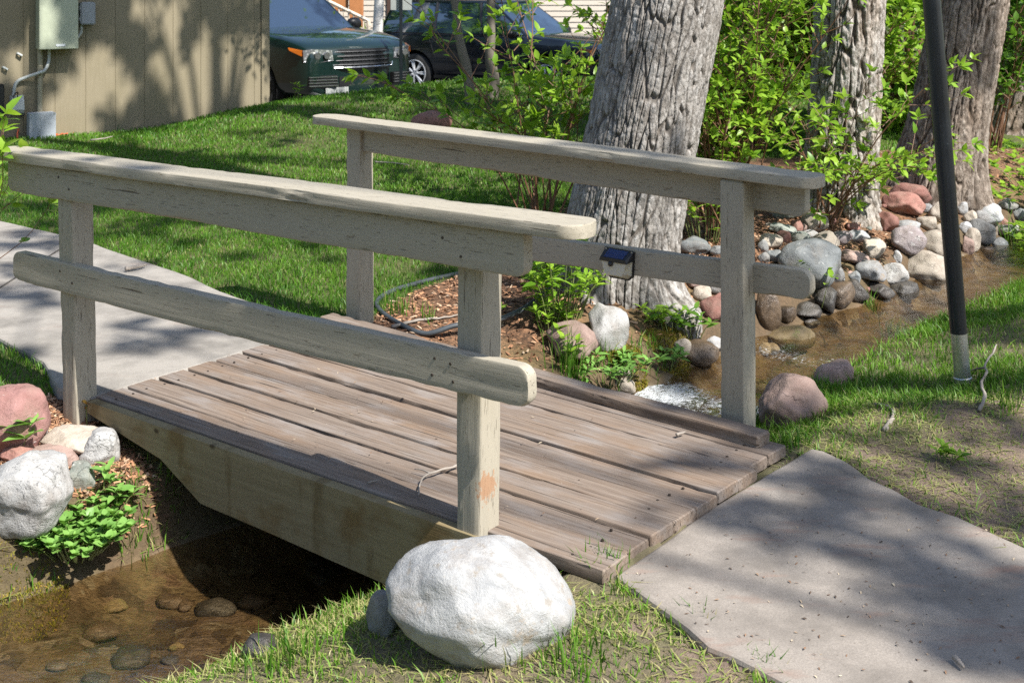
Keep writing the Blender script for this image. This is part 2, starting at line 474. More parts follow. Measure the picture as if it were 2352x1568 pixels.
PATH_L = [(-6.5, 10.75)] + PATH_L + [(-1.02, 5.84), tuple(B(S0 + .01, t_far(S0) + .02)[:2]), tuple(B(S0 + .012, 2.82)[:2]), (-1.80, 4.93), (-1.98, 5.26), (-2.36, 5.66), (-3.3, 6.5), (-4.4, 7.4), (-7.4, 9.7)]
SLAB = [tuple(at_z(*p, -.03)[:2]) for p in [(1412, 1322), (1640, 1160), (1862, 1028), (1893, 1033), (1950, 1060), (2000, 1098), (2050, 1120), (2110, 1155), (2200, 1184), (2352, 1254)]]
SLAB = SLAB + [(1.95, 2.7), (3.0, .6), (1.9, -.2), (1.05, 2.0), tuple(at_z(1790, 1562, -.03)[:2]), tuple(at_z(1683, 1506, -.03)[:2]), tuple(at_z(1624, 1483, -.03)[:2]), tuple(at_z(1576, 1440, -.03)[:2]), tuple(at_z(1496, 1382, -.03)[:2])]
def lot_z(y): return -.24 - .047 * (y - 17.6)
def H(x, y):
    x = np.asarray(x, float); y = np.asarray(y, float)
    z = tps(x, y) + .012 * n2(x, y, 2.2, 1) + .006 * n2(x, y, 9, 2)
    z = np.clip(z, -.6, .8)
    k = sstep(14.2, 16.5, y); z = z * (1 - k) + (lot_z(y) - .08) * k
    far = sstep(18, 30, np.hypot(x, np.minimum(y, 0))); z = z * (1 - far) + (-.3) * far
    pin = inpoly(x, y, PATH_L) | inpoly(x, y, SLAB)
    z = np.where(pin, np.minimum(z, -.075), z)
    s, t = x * U[0] + y * U[1], x * W_[0] + y * W_[1]
    under = sstep(S0 - .04, S0, s) * sstep(S1 - .10, S1 - .2, s) * sstep(2.74, 2.8, t) * sstep(4.22, 4.14, t)
    z = np.where(under > 0, np.minimum(z, z * (1 - under) + np.minimum(z, -.10) * under), z)
    d, zw, hw, sg, par = stream_at(x, y)
    e = d - hw - .05 * n2(x, y, 3.0, 5)
    right = sg > 0
    bed = zw - .09 - .03 * n2(x, y, 7, 6) - .03 * sstep(.0, -.3, e)
    dn = sstep(7.6, 8.6, par) * right
    rn = (~right) * sstep(8.0, 6.8, par)
    bank = zw + .015 + (.10 + .11 * dn - .04 * rn) * sstep(0, .09, e) + (.40 - .18 * dn - .20 * rn) * np.maximum(e - .03, 0) ** .95
    cut = np.where(e < 0, bed + (zw + .015 - bed) * sstep(-.12, 0, e), bank + .018 * n2(x, y, 9, 8) + .012 * n2(x, y, 22, 9, 2))
    return np.minimum(z, cut)
def Hs(x, y): return float(H(np.array([x]), np.array([y]))[0])
def G(px, py, lift=0.0):
    """where the line of sight through (px, py) meets the ground"""
    Y = np.linspace(1.6, 24, 2600); X = (px - CX) / F * Y; zr = EYE - (py - HY) / F * Y
    i = np.argmax(zr < H(X, Y) + lift) if np.any(zr < H(X, Y) + lift) else len(Y) - 1
    return np.array([X[i], Y[i], zr[i] - lift])

MULCH = [tuple(at_z(*p)[:2]) for p in [(870, 705), (905, 680), (950, 660), (1055, 628), (1180, 606), (1240, 570), (1310, 500), (1360, 440)]]
MULCH = MULCH + [(1.3, 9.6), (2.6, 10.2), (4.6, 11.0), (7, 12), (7, 10.6), (5, 9.2), (3, 7.6), (1.6, 6.3), (.7, 5.5), (.2, 5.2), (-.2, 5.3), (-.7, 5.8)]
MULCH_L = [B(-4.4, 2.97)[:2], B(-4.2, 2.84)[:2], B(-3.5, 2.84)[:2], (-1.12, 4.30), (-1.3, 4.25), (-1.5, 4.35), (-2.2, 4.3), (-2.5, 4.75), (-2.05, 4.86)]
DIRT = [(2150, 1130, .34), (2300, 1050, .3), (2250, 1190, .24), (2340, 1150, .34), (2060, 1065, .13), (2000, 1050, .1), (2200, 985, .12), (2352, 960, .2),
        (1610, 1490, .09), (1660, 1540, .08), (1110, 1540, .07), (1545, 1545, .06), (1480, 1440, .05)]
DIRT = [(*at_z(a, b, -.05)[:2], r) for a, b, r in DIRT]
STRAW = [(at_z(a, b, -.12)[0], at_z(a, b, -.12)[1], r) for a, b, r in [(1500, 1480, .4), (1250, 1545, .3), (1950, 1000, .25)]]
def dirt_w(x, y):
    r = np.zeros(np.shape(x))
    for cx, cy, rad in DIRT: r = np.maximum(r, sstep(rad * 1.25, rad * .55, np.hypot(x - cx, y - cy)))
    return r
def zones(x, y):
    """lawn, mulch, dirt shares"""
    jx = x + .06 * n2(x, y, 5, 11); jy = y + .06 * n2(x, y, 5, 12)
    d, zw, hw, sg, par = stream_at(x, y); e = d - hw
    mul = inpoly(jx, jy, MULCH) | inpoly(jx, jy, MULCH_L)
    left = (sg > 0)
    return mul, np.clip(dirt_w(jx, jy), 0, 1), e, sg, par

def build_ground():
    def axis(segs):
        out = []
        for a, b, st in segs: out.append(np.arange(a, b - 1e-6, st))
        return np.concatenate(out + [[segs[-1][1]]])
    xs = axis([(-140, -30, 10), (-30, -8, 1), (-8, -3.2, .12), (-3.2, 4.2, .03), (4.2, 8, .12), (8, 30, 1), (30, 140, 10)])
    ys = axis([(-60, -10, 5), (-10, 1.4, .4), (1.4, 9.2, .03), (9.2, 17.4, .1), (17.4, 30, 1), (30, 240, 10)])
    X, Y = np.meshgrid(xs, ys); x, y = X.ravel(), Y.ravel()
    z = H(x, y)
    mul, dirt, e, sg, par = zones(x, y)
    nx, ny = len(xs), len(ys)
    i = np.arange(ny - 1)[:, None] * nx; j = np.arange(nx - 1)[None, :]
    Q = np.stack([i + j, i + j + 1, i + nx + j + 1, i + nx + j], -1).reshape(-1, 4)
    bedw = sstep(.0, -.05, e); wetw = sstep(.26, .04, e)
    moss = sstep(.55, .1, e) * sstep(.0, .35, n2(x, y, 4, 21) + .15)
    dirt = np.maximum(dirt, (sg < 0) * (.45 + .5 * n2(x, y, 5, 71)).clip(0, .85))
    zone = np.stack([mul.astype(float), dirt, bedw, np.clip(moss, 0, 1)], -1)
    m = Mat('ground_soil'); at = m.n('Attribute', attribute_name='zone'); sp = m.n('SeparateColor', Color=at.outputs['Color'])
    o = m.co(); f = m.noise(o, 45, 6, .7); b = m.noise(o, 6, 5)
    thatch = m.mix(f, (.055, .06, .022), (.20, .165, .085))
    green = m.mix(f, (.03, .055, .012), (.11, .13, .04))
    lawn = m.mix(m.ramp(b, [(.4, 0.0), (.65, .7)]), green, thatch)
    chip = m.voro(m.co(scale=(1, 1, 1)), 90, out=1)
    mulch = m.mix(m.math('MULTIPLY', m.n('SeparateColor', Color=chip).outputs[0], f), (.07, .045, .03), (.42, .22, .12))
    dirt_c = m.mix(f, (.10, .07, .052), (.29, .22, .17))
    dirt_c = m.mix(m.ramp(m.noise(o, 120, 3), [(.62, 0.0), (.68, .7)]), dirt_c, (.36, .25, .15))
    vc = m.voro(m.n('VectorMath', operation='ADD', i0=o, i1=m.n('VectorMath', operation='SCALE', i0=m.n('TexNoise', Vector=o, Scale=9.0).outputs[1], Scale=.32).outputs[0]).outputs[0], 13, out=1)
    vs = m.n('SeparateColor', Color=vc)
    bed = m.ramp(vs.outputs[0], [(.1, (.05, .035, .022)), (.35, (.14, .098, .055)), (.6, (.20, .148, .085)), (.8, (.155, .095, .062)), (.95, (.27, .225, .16))])
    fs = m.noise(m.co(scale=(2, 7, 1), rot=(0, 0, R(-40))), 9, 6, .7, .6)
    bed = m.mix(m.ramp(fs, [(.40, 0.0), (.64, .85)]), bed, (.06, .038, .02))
    bed = m.mix(m.ramp(b, [(.45, 0.0), (.65, .5)]), bed, (.20, .14, .075))
    c = m.mix(sp.outputs[0], lawn, mulch)
    c = m.mix(sp.outputs[1], c, dirt_c)
    c = m.mix(m.math('MULTIPLY', at.outputs['Alpha'], .6), c, m.mix(f, (.10, .085, .035), (.25, .21, .09)))
    wet = m.attr('wet'); c = m.mix(m.math('MULTIPLY', wet, .85), c, m.mix(f, (.045, .032, .02), (.17, .125, .075)))
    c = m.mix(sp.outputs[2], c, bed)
    h = m.math('ADD', f, m.math('MULTIPLY', m.noise(o, 150, 3), .5))
    rough = m.math('MULTIPLY_ADD', sp.outputs[2], -.45, .92)
    m.set(Base_Color=c, Roughness=rough, Specular_IOR_Level=.2, Normal=m.bump(h, .9, .012))
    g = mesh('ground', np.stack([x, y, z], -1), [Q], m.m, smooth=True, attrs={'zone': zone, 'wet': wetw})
    tag(g, kind='structure')
build_ground()

def build_water():
    # strip along the stream, 3 cm steps
    seg = np.linspace(0, len(STREAM) - 1.001, 900)
    P = spline(STREAM[:, :2], 900)
    i = np.clip(seg.astype(int), 0, len(STREAM) - 2); f = seg - i
    zw = STREAM[i, 2] * (1 - f) + STREAM[i + 1, 2] * f; hw = STREAM[i, 3] * (1 - f) + STREAM[i + 1, 3] * f + .16
    T = np.gradient(P, axis=0); T /= np.linalg.norm(T, axis=1)[:, None]; N = np.stack([-T[:, 1], T[:, 0]], -1)
    m_ = 41; c = np.linspace(-1, 1, m_)
    X = P[:, None, 0] + N[:, None, 0] * hw[:, None] * c; Y = P[:, None, 1] + N[:, None, 1] * hw[:, None] * c
    # ripples stretched along the flow
    s = np.cumsum(np.concatenate([[0], np.linalg.norm(np.diff(P, axis=0), axis=1)]))[:, None] + 0 * c; t = hw[:, None] * c
    rap = np.exp(-((seg - 7.2) / .42) ** 2)[:, None]
    rap2 = np.exp(-((seg - 5.6) / .35) ** 2)[:, None] * .45 + np.exp(-((seg - 4.3) / .5) ** 2)[:, None] * .25
    up = sstep(8.4, 7.4, seg)[:, None]
    amp = .004 + .006 * up + .012 * (rap + rap2)
    Z = zw[:, None] + amp * fbm(np.stack([s * 7, t * 15, 0 * s], -1), 3, 3) + .002 * fbm(np.stack([s * 25, t * 45, 0 * s], -1), 2, 9)
    fo = (rap * 1.9 + rap2 * 1.2) * (.62 + 1.5 * fbm(np.stack([s * 14, t * 26, 0 * s + 3], -1), 4, 5)) 
    foam = np.clip((rap + rap2 * 1.25) * (.9 + .5 * fbm(np.stack([s * 5, t * 8, 0 * s + 3], -1), 3, 5)), 0, 1)
    V = np.stack([X, Y, Z], -1).reshape(-1, 3); n = len(P)
    a = np.arange(n - 1)[:, None] * m_; b = np.arange(m_ - 1)[None, :]
    Q = np.stack([a + b, a + b + 1, a + m_ + b + 1, a + m_ + b], -1).reshape(-1, 4)
    m = Mat('stream_water'); nt = m.nt
    o = m.co(scale=(1, 1, 1), rot=(0, 0, R(-40)))
    w = m.noise(m.co(scale=(1.6, 5.5, 1), rot=(0, 0, R(-40))), 7, 5, .62, .5)
    w2 = m.noise(m.co(scale=(3, 7, 1), rot=(0, 0, R(-40))), 24, 3, .6, .4)
    nrm = m.bump(m.math('ADD', w, m.math('MULTIPLY', w2, .35)), .32, .02)
    gl = m.n('BsdfGlossy', Color=(1, 1, 1), Roughness=.06, Normal=nrm)
    tr = m.n('BsdfTransparent', Color=(.86, .78, .62))
    nrm = m.bump(m.math('ADD', w, m.math('MULTIPLY', w2, .5)), 1.0, .035)
    lw = m.n('LayerWeight', Blend=.5, Normal=nrm)
    fr = m.math('MULTIPLY_ADD', m.math('POWER', lw.outputs['Facing'], 5.0), 1.9, .03, clamp=True)
    mx = m.n('MixShader', Fac=fr); nt.links.new(tr.outputs[0], mx.inputs[1]); nt.links.new(gl.outputs[0], mx.inputs[2])
    fm = m.ramp(m.math('ADD', m.attr('foam'), m.math('MULTIPLY_ADD', m.noise(m.co(scale=(1.2, 2.0, 1), rot=(0, 0, R(-40))), 38, 6, .8), 2.2, -1.25)), [(.52, 0.0), (.85, .95)])
    m.set(Base_Color=(.80, .82, .83), Roughness=.5, Normal=nrm)
    m2 = m.n('MixShader', Fac=fm); nt.links.new(mx.outputs[0], m2.inputs[1]); nt.links.new(m.b.outputs[0], m2.inputs[2])
    nt.links.new(m2.outputs[0], m.out.inputs[0])
    wobj = mesh('stream_water', V, [Q], m.m, smooth=True, attrs={'foam': foam.ravel()})
    tag(wobj, kind='structure')
build_water()

def sheet(name, poly, ztop, thick, mat, wob=.008, seed=0, joints=()):
    P = []
    n = len(poly)
    for i in range(n):
        a, b = np.array(poly[i]), np.array(poly[(i + 1) % n]); L = np.linalg.norm(b - a); k = max(1, int(L / .05)) if L < 2.5 else max(1, int(L / .25))
        for q in range(k): P.append(a + (b - a) * q / k)
    P = np.array(P)
    P = P + wob * np.stack([n2(P[:, 0], P[:, 1], 9, seed + 1), n2(P[:, 0], P[:, 1], 9, seed + 2)], -1)
    ar = np.sum(P[:, 0] * np.roll(P[:, 1], -1) - np.roll(P[:, 0], -1) * P[:, 1])
    if ar < 0: P = P[::-1]
    T = np.roll(P, -1, 0) - np.roll(P, 1, 0); T /= np.linalg.norm(T, axis=1)[:, None]; N = np.stack([-T[:, 1], T[:, 0]], -1)
    k = len(P)
    rings = [(P + N * .012, ztop), (P + N * .004, ztop - .003), (P, ztop - .012), (P, ztop - thick)]
    V = np.concatenate([np.column_stack([p, np.full(k, z)]) for p, z in rings])
    F_ = [np.arange(k)]
    j = np.arange(k); jn = (j + 1) % k
    for r in range(3): F_.append(np.stack([r * k + j, (r + 1) * k + j, (r + 1) * k + jn, r * k + jn], -1))
    return tag(mesh(name, V, F_, mat), kind='structure')
sheet('path', PATH_L, 0.0, .1, MT['path'], .007, 3)
sheet('concrete_path', SLAB, -.03, .1, MT['slab'], .006, 8)
# saw cut across the far path
jm = plain('joint_dirt', (.07, .06, .05), .95)
a = at_z(10, 655)[:2]; b = at_z(130, 578)[:2]
g = Geo(); d = (b - a) / np.linalg.norm(b - a); nn = np.array([-d[1], d[0]]) * .006
a = a - d * .35; b = b + d * .06
g.add(np.array([[*(a - nn), .004], [*(b - nn), .004], [*(b + nn), .004], [*(a + nn), .004]]), [[0, 1, 2, 3]])
tag(g.make('path_joint', jm), kind='structure')
# parking lot behind the rise
m = Mat('asphalt'); f = m.noise(m.co(), 90, 5, .7); bb = m.noise(m.co(), 1.2, 4)
m.set(Base_Color=m.mix(f, (.03, .03, .031), (.085, .083, .08)), Roughness=.9, Normal=m.bump(f, .4, .01))
V = []
for yy in (15.9, 40): V += [(-30, yy, lot_z(yy)), (30, yy, lot_z(yy))]
tag(mesh('parking_lot', V, [[0, 1, 3, 2]], m.m), kind='structure')
# ------------------------------------------------------------------ timber
def timber(name, p0, p1, w, h, mat, parent, seed=0, bevel=.006, up=(0, 0, 1), end=None, Rr=.04, wob=.0025, step=.03, label=None, chip=.004, ends=(1, 1), sag=0.0):
    """a board from p0 to p1: w across, h along up; local x runs along the grain"""
    p0, p1 = Vector(p0), Vector(p1); X = (p1 - p0); L = X.length; X.normalize()
    Z = Vector(up); Z = (Z - X * Z.dot(X)).normalized(); Y = Z.cross(X)
    # cross-section ring
    ring = []
    hw, hh = w / 2, h / 2
    def side(a, b, k): return [(a[0] + (b[0] - a[0]) * q / k, a[1] + (b[1] - a[1]) * q / k) for q in range(1, k)]
    cs = [(hw - bevel, hh - bevel, 0), (-hw + bevel, hh - bevel, 90), (-hw + bevel, -hh + bevel, 180), (hw - bevel, -hh + bevel, 270)]
    corners = []
    for cx, cz, a0 in cs: corners.append([(cx + bevel * math.cos(R(a0 + q * 30)), cz + bevel * math.sin(R(a0 + q * 30))) for q in range(4)])
    isc = []
    for q in range(4):
        ring += corners[q]; isc += [1, 1, 1, 1]
        nxt = corners[(q + 1) % 4]; ln = w if q in (0, 2) else h
        sd = side(corners[q][-1], nxt[0], max(3, int(ln / .016))); ring += sd; isc += [0] * len(sd)
    ring = np.array(ring); isc = np.array(isc, float); k = len(ring)
    xs = np.concatenate([[0, bevel], np.linspace(bevel, L - bevel, max(4, int(L / step)))[1:-1], [L - bevel, L]])
    if end:
        e = Rr * (1 - np.cos(np.linspace(0, math.pi / 2, 9))); e = e[1:]
        add = []
        if ends[0]: add.append(e)
        if ends[1]: add.append(L - e)
        xs = np.unique(np.concatenate([xs] + add))
    V = []
    for x in xs:
        r = ring.copy()
        ins = bevel * .7 if (x == 0 or x == L) else 0
        r[:, 0] *= (hw - ins) / hw; r[:, 1] *= (hh - ins) / hh
        d = min(x if ends[0] else 9, L - x if ends[1] else 9)
        if end and d < Rr:
            q = Rr - math.sqrt(max(0, Rr ** 2 - (Rr - d) ** 2))
            if end == 'w': r[:, 0] *= (hw - q) / hw
            elif end == 'h': r[:, 1] *= (hh - q) / hh
            elif end == 'bot': r[:, 1] = np.where(r[:, 1] < hh - bevel * 1.5, np.maximum(r[:, 1], -hh + q), r[:, 1])
        V.append(np.column_stack([np.full(k, x - L / 2), r]))
    V = np.array(V)
    xx = V[..., 0]
    nn = fbm(np.stack([xx * 2.5 + seed, V[..., 1] * 45, V[..., 2] * 45 + seed * 3.1], -1), 3, seed) * wob
    rr = np.sqrt(V[..., 1] ** 2 + V[..., 2] ** 2) + 1e-6
    cn = fbm(np.stack([xx * 9 + seed * 1.7, V[..., 1] * 20, V[..., 2] * 20], -1), 3, seed + 40)
    nn = nn - chip * isc[None, :] * np.clip(cn * 3 - .25, 0, 1)
    V[..., 1] += V[..., 1] / rr * nn; V[..., 2] += V[..., 2] / rr * nn
    low = n2(xx[:, 0] + seed * 5.3, 0 * xx[:, 0], .9, seed, 2) * .004
    V[..., 2] += low[:, None] - sag * (1 - (2 * xx / L) ** 2)
    m = len(xs); V = V.reshape(-1, 3)
    i = np.arange(m - 1)[:, None] * k; j = np.arange(k)[None, :]; jn = (j + 1) % k
    Q = np.stack([i + j, i + jn, i + k + jn, i + k + j], -1).reshape(-1, 4)
    o = mesh(name, V, [Q, np.arange(k)[::-1].copy(), np.arange(k) + (m - 1) * k], mat, None, sharp=28)
    M = Matrix((X, Y, Z)).transposed().to_4x4(); M.translation = (p0 + p1) / 2
    o.matrix_world = M
    o.parent = parent; o.matrix_parent_inverse = Matrix.Translation(-Vector(parent.location))
    if label: o['label'] = label
    return o

def build_bridge():
    br = empty('wooden_footbridge', tuple(B(-3.0, 3.45, -.04)), 'weathered plank footbridge with taupe painted handrails crossing the stream', 'footbridge')
    P = MT['paint']
    PB = painted_wood('painted_timber_with_bare_patch', patch=(-.20, -.115, .012))
    # deck boards, fanning slightly
    n = 9
    r = random.Random(3)
    for k in range(n):
        a0, a1 = k / n, (k + 1) / n
        t0 = lambda s, a: 2.835 + a * (t_far(s) - 2.835)
        ta, tb = (t0(S0, a0) + t0(S0, a1)) / 2, (t0(S1, a0) + t0(S1, a1)) / 2
        w = (t0(-3, a1) - t0(-3, a0)) - r.uniform(.007, .014)
        dz = r.uniform(-.003, .003)
        timber('deck_board', B(S0 + r.uniform(-.006, .004), ta, -.02 + dz), B(S1 + r.uniform(-.02, .02), tb, -.02 + dz + r.uniform(-.002, .004)), w, .04,
               MT['deck'], br, seed=20 + k, bevel=.0045, wob=.003, chip=.006)
    # brown filler strips added in the seams to stop sunlight passing through
    sd = Geo()
    for k in range(1, n):
        a = k / n; q = [B(S0 + .01, 2.835 + a * (t_far(S0) - 2.835)), B(S1 - .03, 2.835 + a * (t_far(S1) - 2.835))]
        for e in range(12):
            p0, p1 = q[0] + (q[1] - q[0]) * e / 12, q[0] + (q[1] - q[0]) * (e + 1) / 12
            o3 = np.array([W_[0], W_[1], 0]) * .012; z3 = np.array([0, 0, -.028])
            sd.add([p0 - o3 + z3, p1 - o3 + z3, p1 + o3 + z3, p0 + o3 + z3], [[0, 1, 2, 3]])
    sd.make('seam_sun_stop', plain('seam_sun_stop', (.05, .038, .028), .95, var=.5), br)
    # curb along the far edge
    timber('curb', B(-4.24, 4.095, .0245), B(-1.93, 3.945, .018), .085, .045, MT['deck'], br, seed=41, bevel=.008, wob=.004, chip=.008)
    # side beams with tapered ends
    bm_ = plain('olive_stained_beam', (.23, .175, .095), .7, var=.3)
    m = Mat('stained_beam'); g = m.noise(m.co(scale=(1.0, 20, 26)), 2.2, 8, .65, .6)
    c = m.mix(g, (.13, .10, .05), (.31, .255, .15))
    kn = m.noise(m.co(scale=(2.2, 1, 3)), 2.2, 4); c = m.mix(m.ramp(kn, [(.52, 0.0), (.68, .8)]), c, (.15, .095, .035))
    st = m.noise(m.co(scale=(6, 1, 1.2)), 1.5, 4); c = m.mix(m.ramp(st, [(.56, 0.0), (.66, .6)]), c, (.11, .075, .03))
    kt = m.voro(m.co(scale=(2.6, 1, 4.5)), 1.7); c = m.mix(m.ramp(kt, [(.05, .9), (.10, 0.0)]), c, (.045, .03, .015))
    m.set(Base_Color=c, Roughness=.75, Specular_IOR_Level=.2, Normal=m.bump(g, .5, .003))
    for far in (0, 1):
        sA, sB_ = S0 + .03, -2.27
        prof = [(sA, -.002), (sB_, -.002), (sB_, -.252), (-3.52, -.222), (-3.745, -.118), (sA, -.045)]
        sub = []
        for q in range(len(prof)):
            a, b = np.array(prof[q]), np.array(prof[(q + 1) % len(prof)]); kk = max(1, int(np.linalg.norm(b - a) / .08))
            sub += [a + (b - a) * e / kk for e in range(kk)]
        sub = np.array(sub); kk = len(sub)
        def tt(s, o): return (2.83 if not far else t_far(s)) + o
        c0 = B(-3.1, tt(-3.1, 0), -.12)
        rings = []
        cen = sub.mean(0)
        for o, ins in ((-.04, .004), (-.036, 0), (-.004, 0), (0, .004)):
            q = sub + (cen - sub) / np.linalg.norm(cen - sub, axis=1)[:, None] * ins
            if far: o = -o
            V = np.array([[s - (-3.1), tt(s, o) - tt(-3.1, 0), z + .12] for s, z in q]); rings.append(V)
        V = np.concatenate(rings); j = np.arange(kk); jn = (j + 1) % kk
        Fs = [np.arange(kk), np.arange(kk)[::-1] + 3 * kk] + [np.stack([a * kk + j, (a + 1) * kk + j, (a + 1) * kk + jn, a * kk + jn], -1) for a in range(3)]
        o = mesh('side_beam', V, Fs, m.m)
        M = Matrix(((U[0], W_[0], 0, c0[0]), (U[1], W_[1], 0, c0[1]), (0, 0, 1, c0[2]), (0, 0, 0, 1)))
        o.matrix_world = M; o.parent = br; o.matrix_parent_inverse = Matrix.Translation(-Vector(br.location))
    # posts (near left, near right, far left, far right)
    sgp = np.array([U[0], U[1], 0])
    posts = [((-1.666, 4.824), -.30, .885, (.035, -.015), P, None), ((-.105, 3.667), -.25, .905, (-.012, .0), PB, 'post with an orange bare patch where the paint has flaked off'),
             ((-.727, 5.955), -.2, .91, (0, 0), P, None), ((.827, 4.545), -.25, .885, (.004, 0), P, None)]
    for k, (c, zb, zt, ln, mm, lb) in enumerate(posts):
        timber('post', (c[0], c[1], zb), (c[0] - ln[0], c[1] - ln[1], zt), .096, .096, mm, br, seed=60 + k, bevel=.008, up=(-W_[0], -W_[1], 0), wob=.003, label=lb)
    # near side: plank, beam, lower rail
    timber('handrail', B(-4.79, 2.79, .905), B(-1.878, 2.79, .93), .150, .04, P, br, seed=71, bevel=.005, end='w', Rr=.06, chip=.008)
    timber('rail_beam', B(-4.666, 2.762, .82), B(-2.064, 2.762, .845), .04, .124, P, br, seed=72, bevel=.006, end='bot', Rr=.035, chip=.006)
    timber('lower_rail', B(-4.63, 2.762, .468), B(-2.05, 2.762, .482), .04, .116, P, br, seed=73, bevel=.0045, end='h', Rr=.038, chip=.005, sag=.004)
    # far side, fixed outside the posts
    def tf(s): return 4.20 + (s + 4.1) * (4.09 - 4.20) / (-2.11 + 4.1)
    timber('handrail', B(-4.45, tf(-4.45) + .03, .938), B(-1.79, tf(-1.79) + .03, .905), .150, .04, P, br, seed=74, bevel=.005, end='w', Rr=.06, chip=.008)
    timber('rail_beam', B(-4.27, tf(-4.27) + .068, .855), B(-1.86, tf(-1.86) + .068, .825), .04, .115, P, br, seed=75, bevel=.006, end='bot', Rr=.035, chip=.006)
    timber('lower_rail', B(-4.3, tf(-4.3) + .068, .445), B(-1.84, tf(-1.84) + .068, .532), .04, .105, P, br, seed=76, bevel=.0045, end='h', Rr=.042, chip=.006)
    # nail heads on the near rails and set nail holes
    nm = plain('dark_nail_heads', (.06, .045, .035), .6, .4)
    for s_, z, t_ in [(-2.39, .505, 2.742), (-2.33, .50, 2.742), (-2.40, .455, 2.742), (-2.32, .45, 2.742), (-4.30, .49, 2.742), (-4.22, .455, 2.742), (-2.36, .86, 2.742), (-2.29, .815, 2.742), (-4.31, .85, 2.742), (-4.24, .81, 2.742)]:
        c = B(s_, t_, z); o3 = np.array([W_[0], W_[1], 0])
        Geo().tube([c + o3 * .004, c - o3 * .0016], .0045, 8).make('nail', nm, br)
    r2 = random.Random(9)
    for k in range(9):
        a = (k + .5) / 9
        for s_ in (-4.12, -1.98):
            for da in (-.03, .03):
                c = B(s_ + r2.uniform(-.01, .01), 2.835 + (a + da) * (t_far(s_) - 2.835), .001); Geo().tube([c - [0, 0, .004], c + [0, 0, .0018]], .0045, 7).make('nail', nm, br)
    return tf
tf = build_bridge()

def solar_light():
    s0, z = -2.66, None
    # on the inner face of the far lower rail
    f = (s0 + 4.3) / (4.3 - 1.84); z = .445 + f * (.532 - .445) - .012
    p = B(s0, tf(s0) + .068 - .021, z)
    ang = math.atan2(U[1] * (1) - .055 * W_[1], U[0] - .055 * W_[0])
    t = empty('solar_light', tuple(p), 'small black solar wall light with blue panel on the far lower rail', 'light', rz=ang)
    M2 = lambda g, n, m, **k: g.make(n, m, t, local=True, **k)
    # local x along rail, -y towards the deck
    bk = Geo()
    def prism(g, pts, y0, y1, pts2=None):
        k = len(pts); pts2 = pts2 or pts
        V = [(x, y0, z_) for x, z_ in pts] + [(x, y1, z_) for x, z_ in pts2]
        g.add(V, [list(range(k)), list(range(2 * k - 1, k - 1, -1))] + [[q, k + q, k + (q + 1) % k, (q + 1) % k] for q in range(k)])
    prism(bk, [(-.072, .055), (-.066, -.045), (-.045, -.062), (.045, -.062), (.066, -.045), (.072, .055)][::-1], 0, -.008)
    M2(bk, 'back_plate', MT['black_plastic'])
    hd = Geo(); prism(hd, [(-.068, .052), (-.068, .018), (.068, .018), (.068, .052)][::-1], -.008, -.052, [(-.060, .026), (-.066, .012), (.066, .012), (.060, .026)][::-1])
    M2(hd, 'housing', MT['black_plastic'])
    ln = Geo(); prism(ln, [(-.064, .017), (-.060, -.040), (-.042, -.056), (.042, -.056), (.060, -.040), (.064, .017)][::-1], -.008, -.046, [(-.060, .012), (-.046, -.030), (-.036, -.040), (.036, -.040), (.046, -.030), (.060, .012)][::-1])
    m = Mat('led_lens'); v = m.voro(m.co(), 130, out=0)
    m.set(Base_Color=m.ramp(v, [(.25, (.62, .55, .33)), (.45, (.52, .50, .44))]), Roughness=.25, Specular_IOR_Level=.6)
    M2(ln, 'lens', m.m)
    m = Mat('solar_cell'); w = m.n('TexWave', Vector=m.co(), Scale=60.0); m.set(Base_Color=m.mix(m.ramp(w.outputs[0], [(.93, 0.0), (.98, 1.0)]), (.012, .035, .12), (.06, .12, .26)), Roughness=.15, Coat_Weight=.6)
    # panel lies on the sloping top of the housing
    a = np.array([0, -.010, .0515]); b = np.array([0, -.049, .0275]); nrm = np.array([0, -.024, .039]); nrm = nrm / np.linalg.norm(nrm) * .0015
    V = [(-.046, *(a + nrm)[1:]), (.046, *(a + nrm)[1:]), (.046, *(b + nrm)[1:]), (-.046, *(b + nrm)[1:])]
    V += [(x, y - nrm[1] * 1.6, z_ - nrm[2] * 1.6) for x, y, z_ in V]
    mesh('solar_panel', V, [[0, 3, 2, 1], [4, 5, 6, 7], [0, 1, 5, 4], [1, 2, 6, 5], [2, 3, 7, 6], [3, 0, 4, 7]], m.m, t, local=True)
    bm = bmesh.new(); bmesh.ops.create_uvsphere(bm, u_segments=12, v_segments=8, radius=.011); bm.transform(Matrix.Translation((-.012, -.050, .004)))
    mesh('sensor', [v.co[:] for v in bm.verts], [[v.index for v in f.verts] for f in bm.faces], MT['black_plastic'], t, local=True, smooth=True); bm.free()
    sc_ = Geo()
    for x in (-.062, .062): sc_.tube([(x, 0, .049), (x, -.0105, .049)], .004, 8)
    for q, x in enumerate((-.062, .062)):
        gg = Geo().tube([(x, -.007, .050), (x, -.0115, .050)], .004, 8); M2(gg, 'screw', MT['galv'])
solar_light()
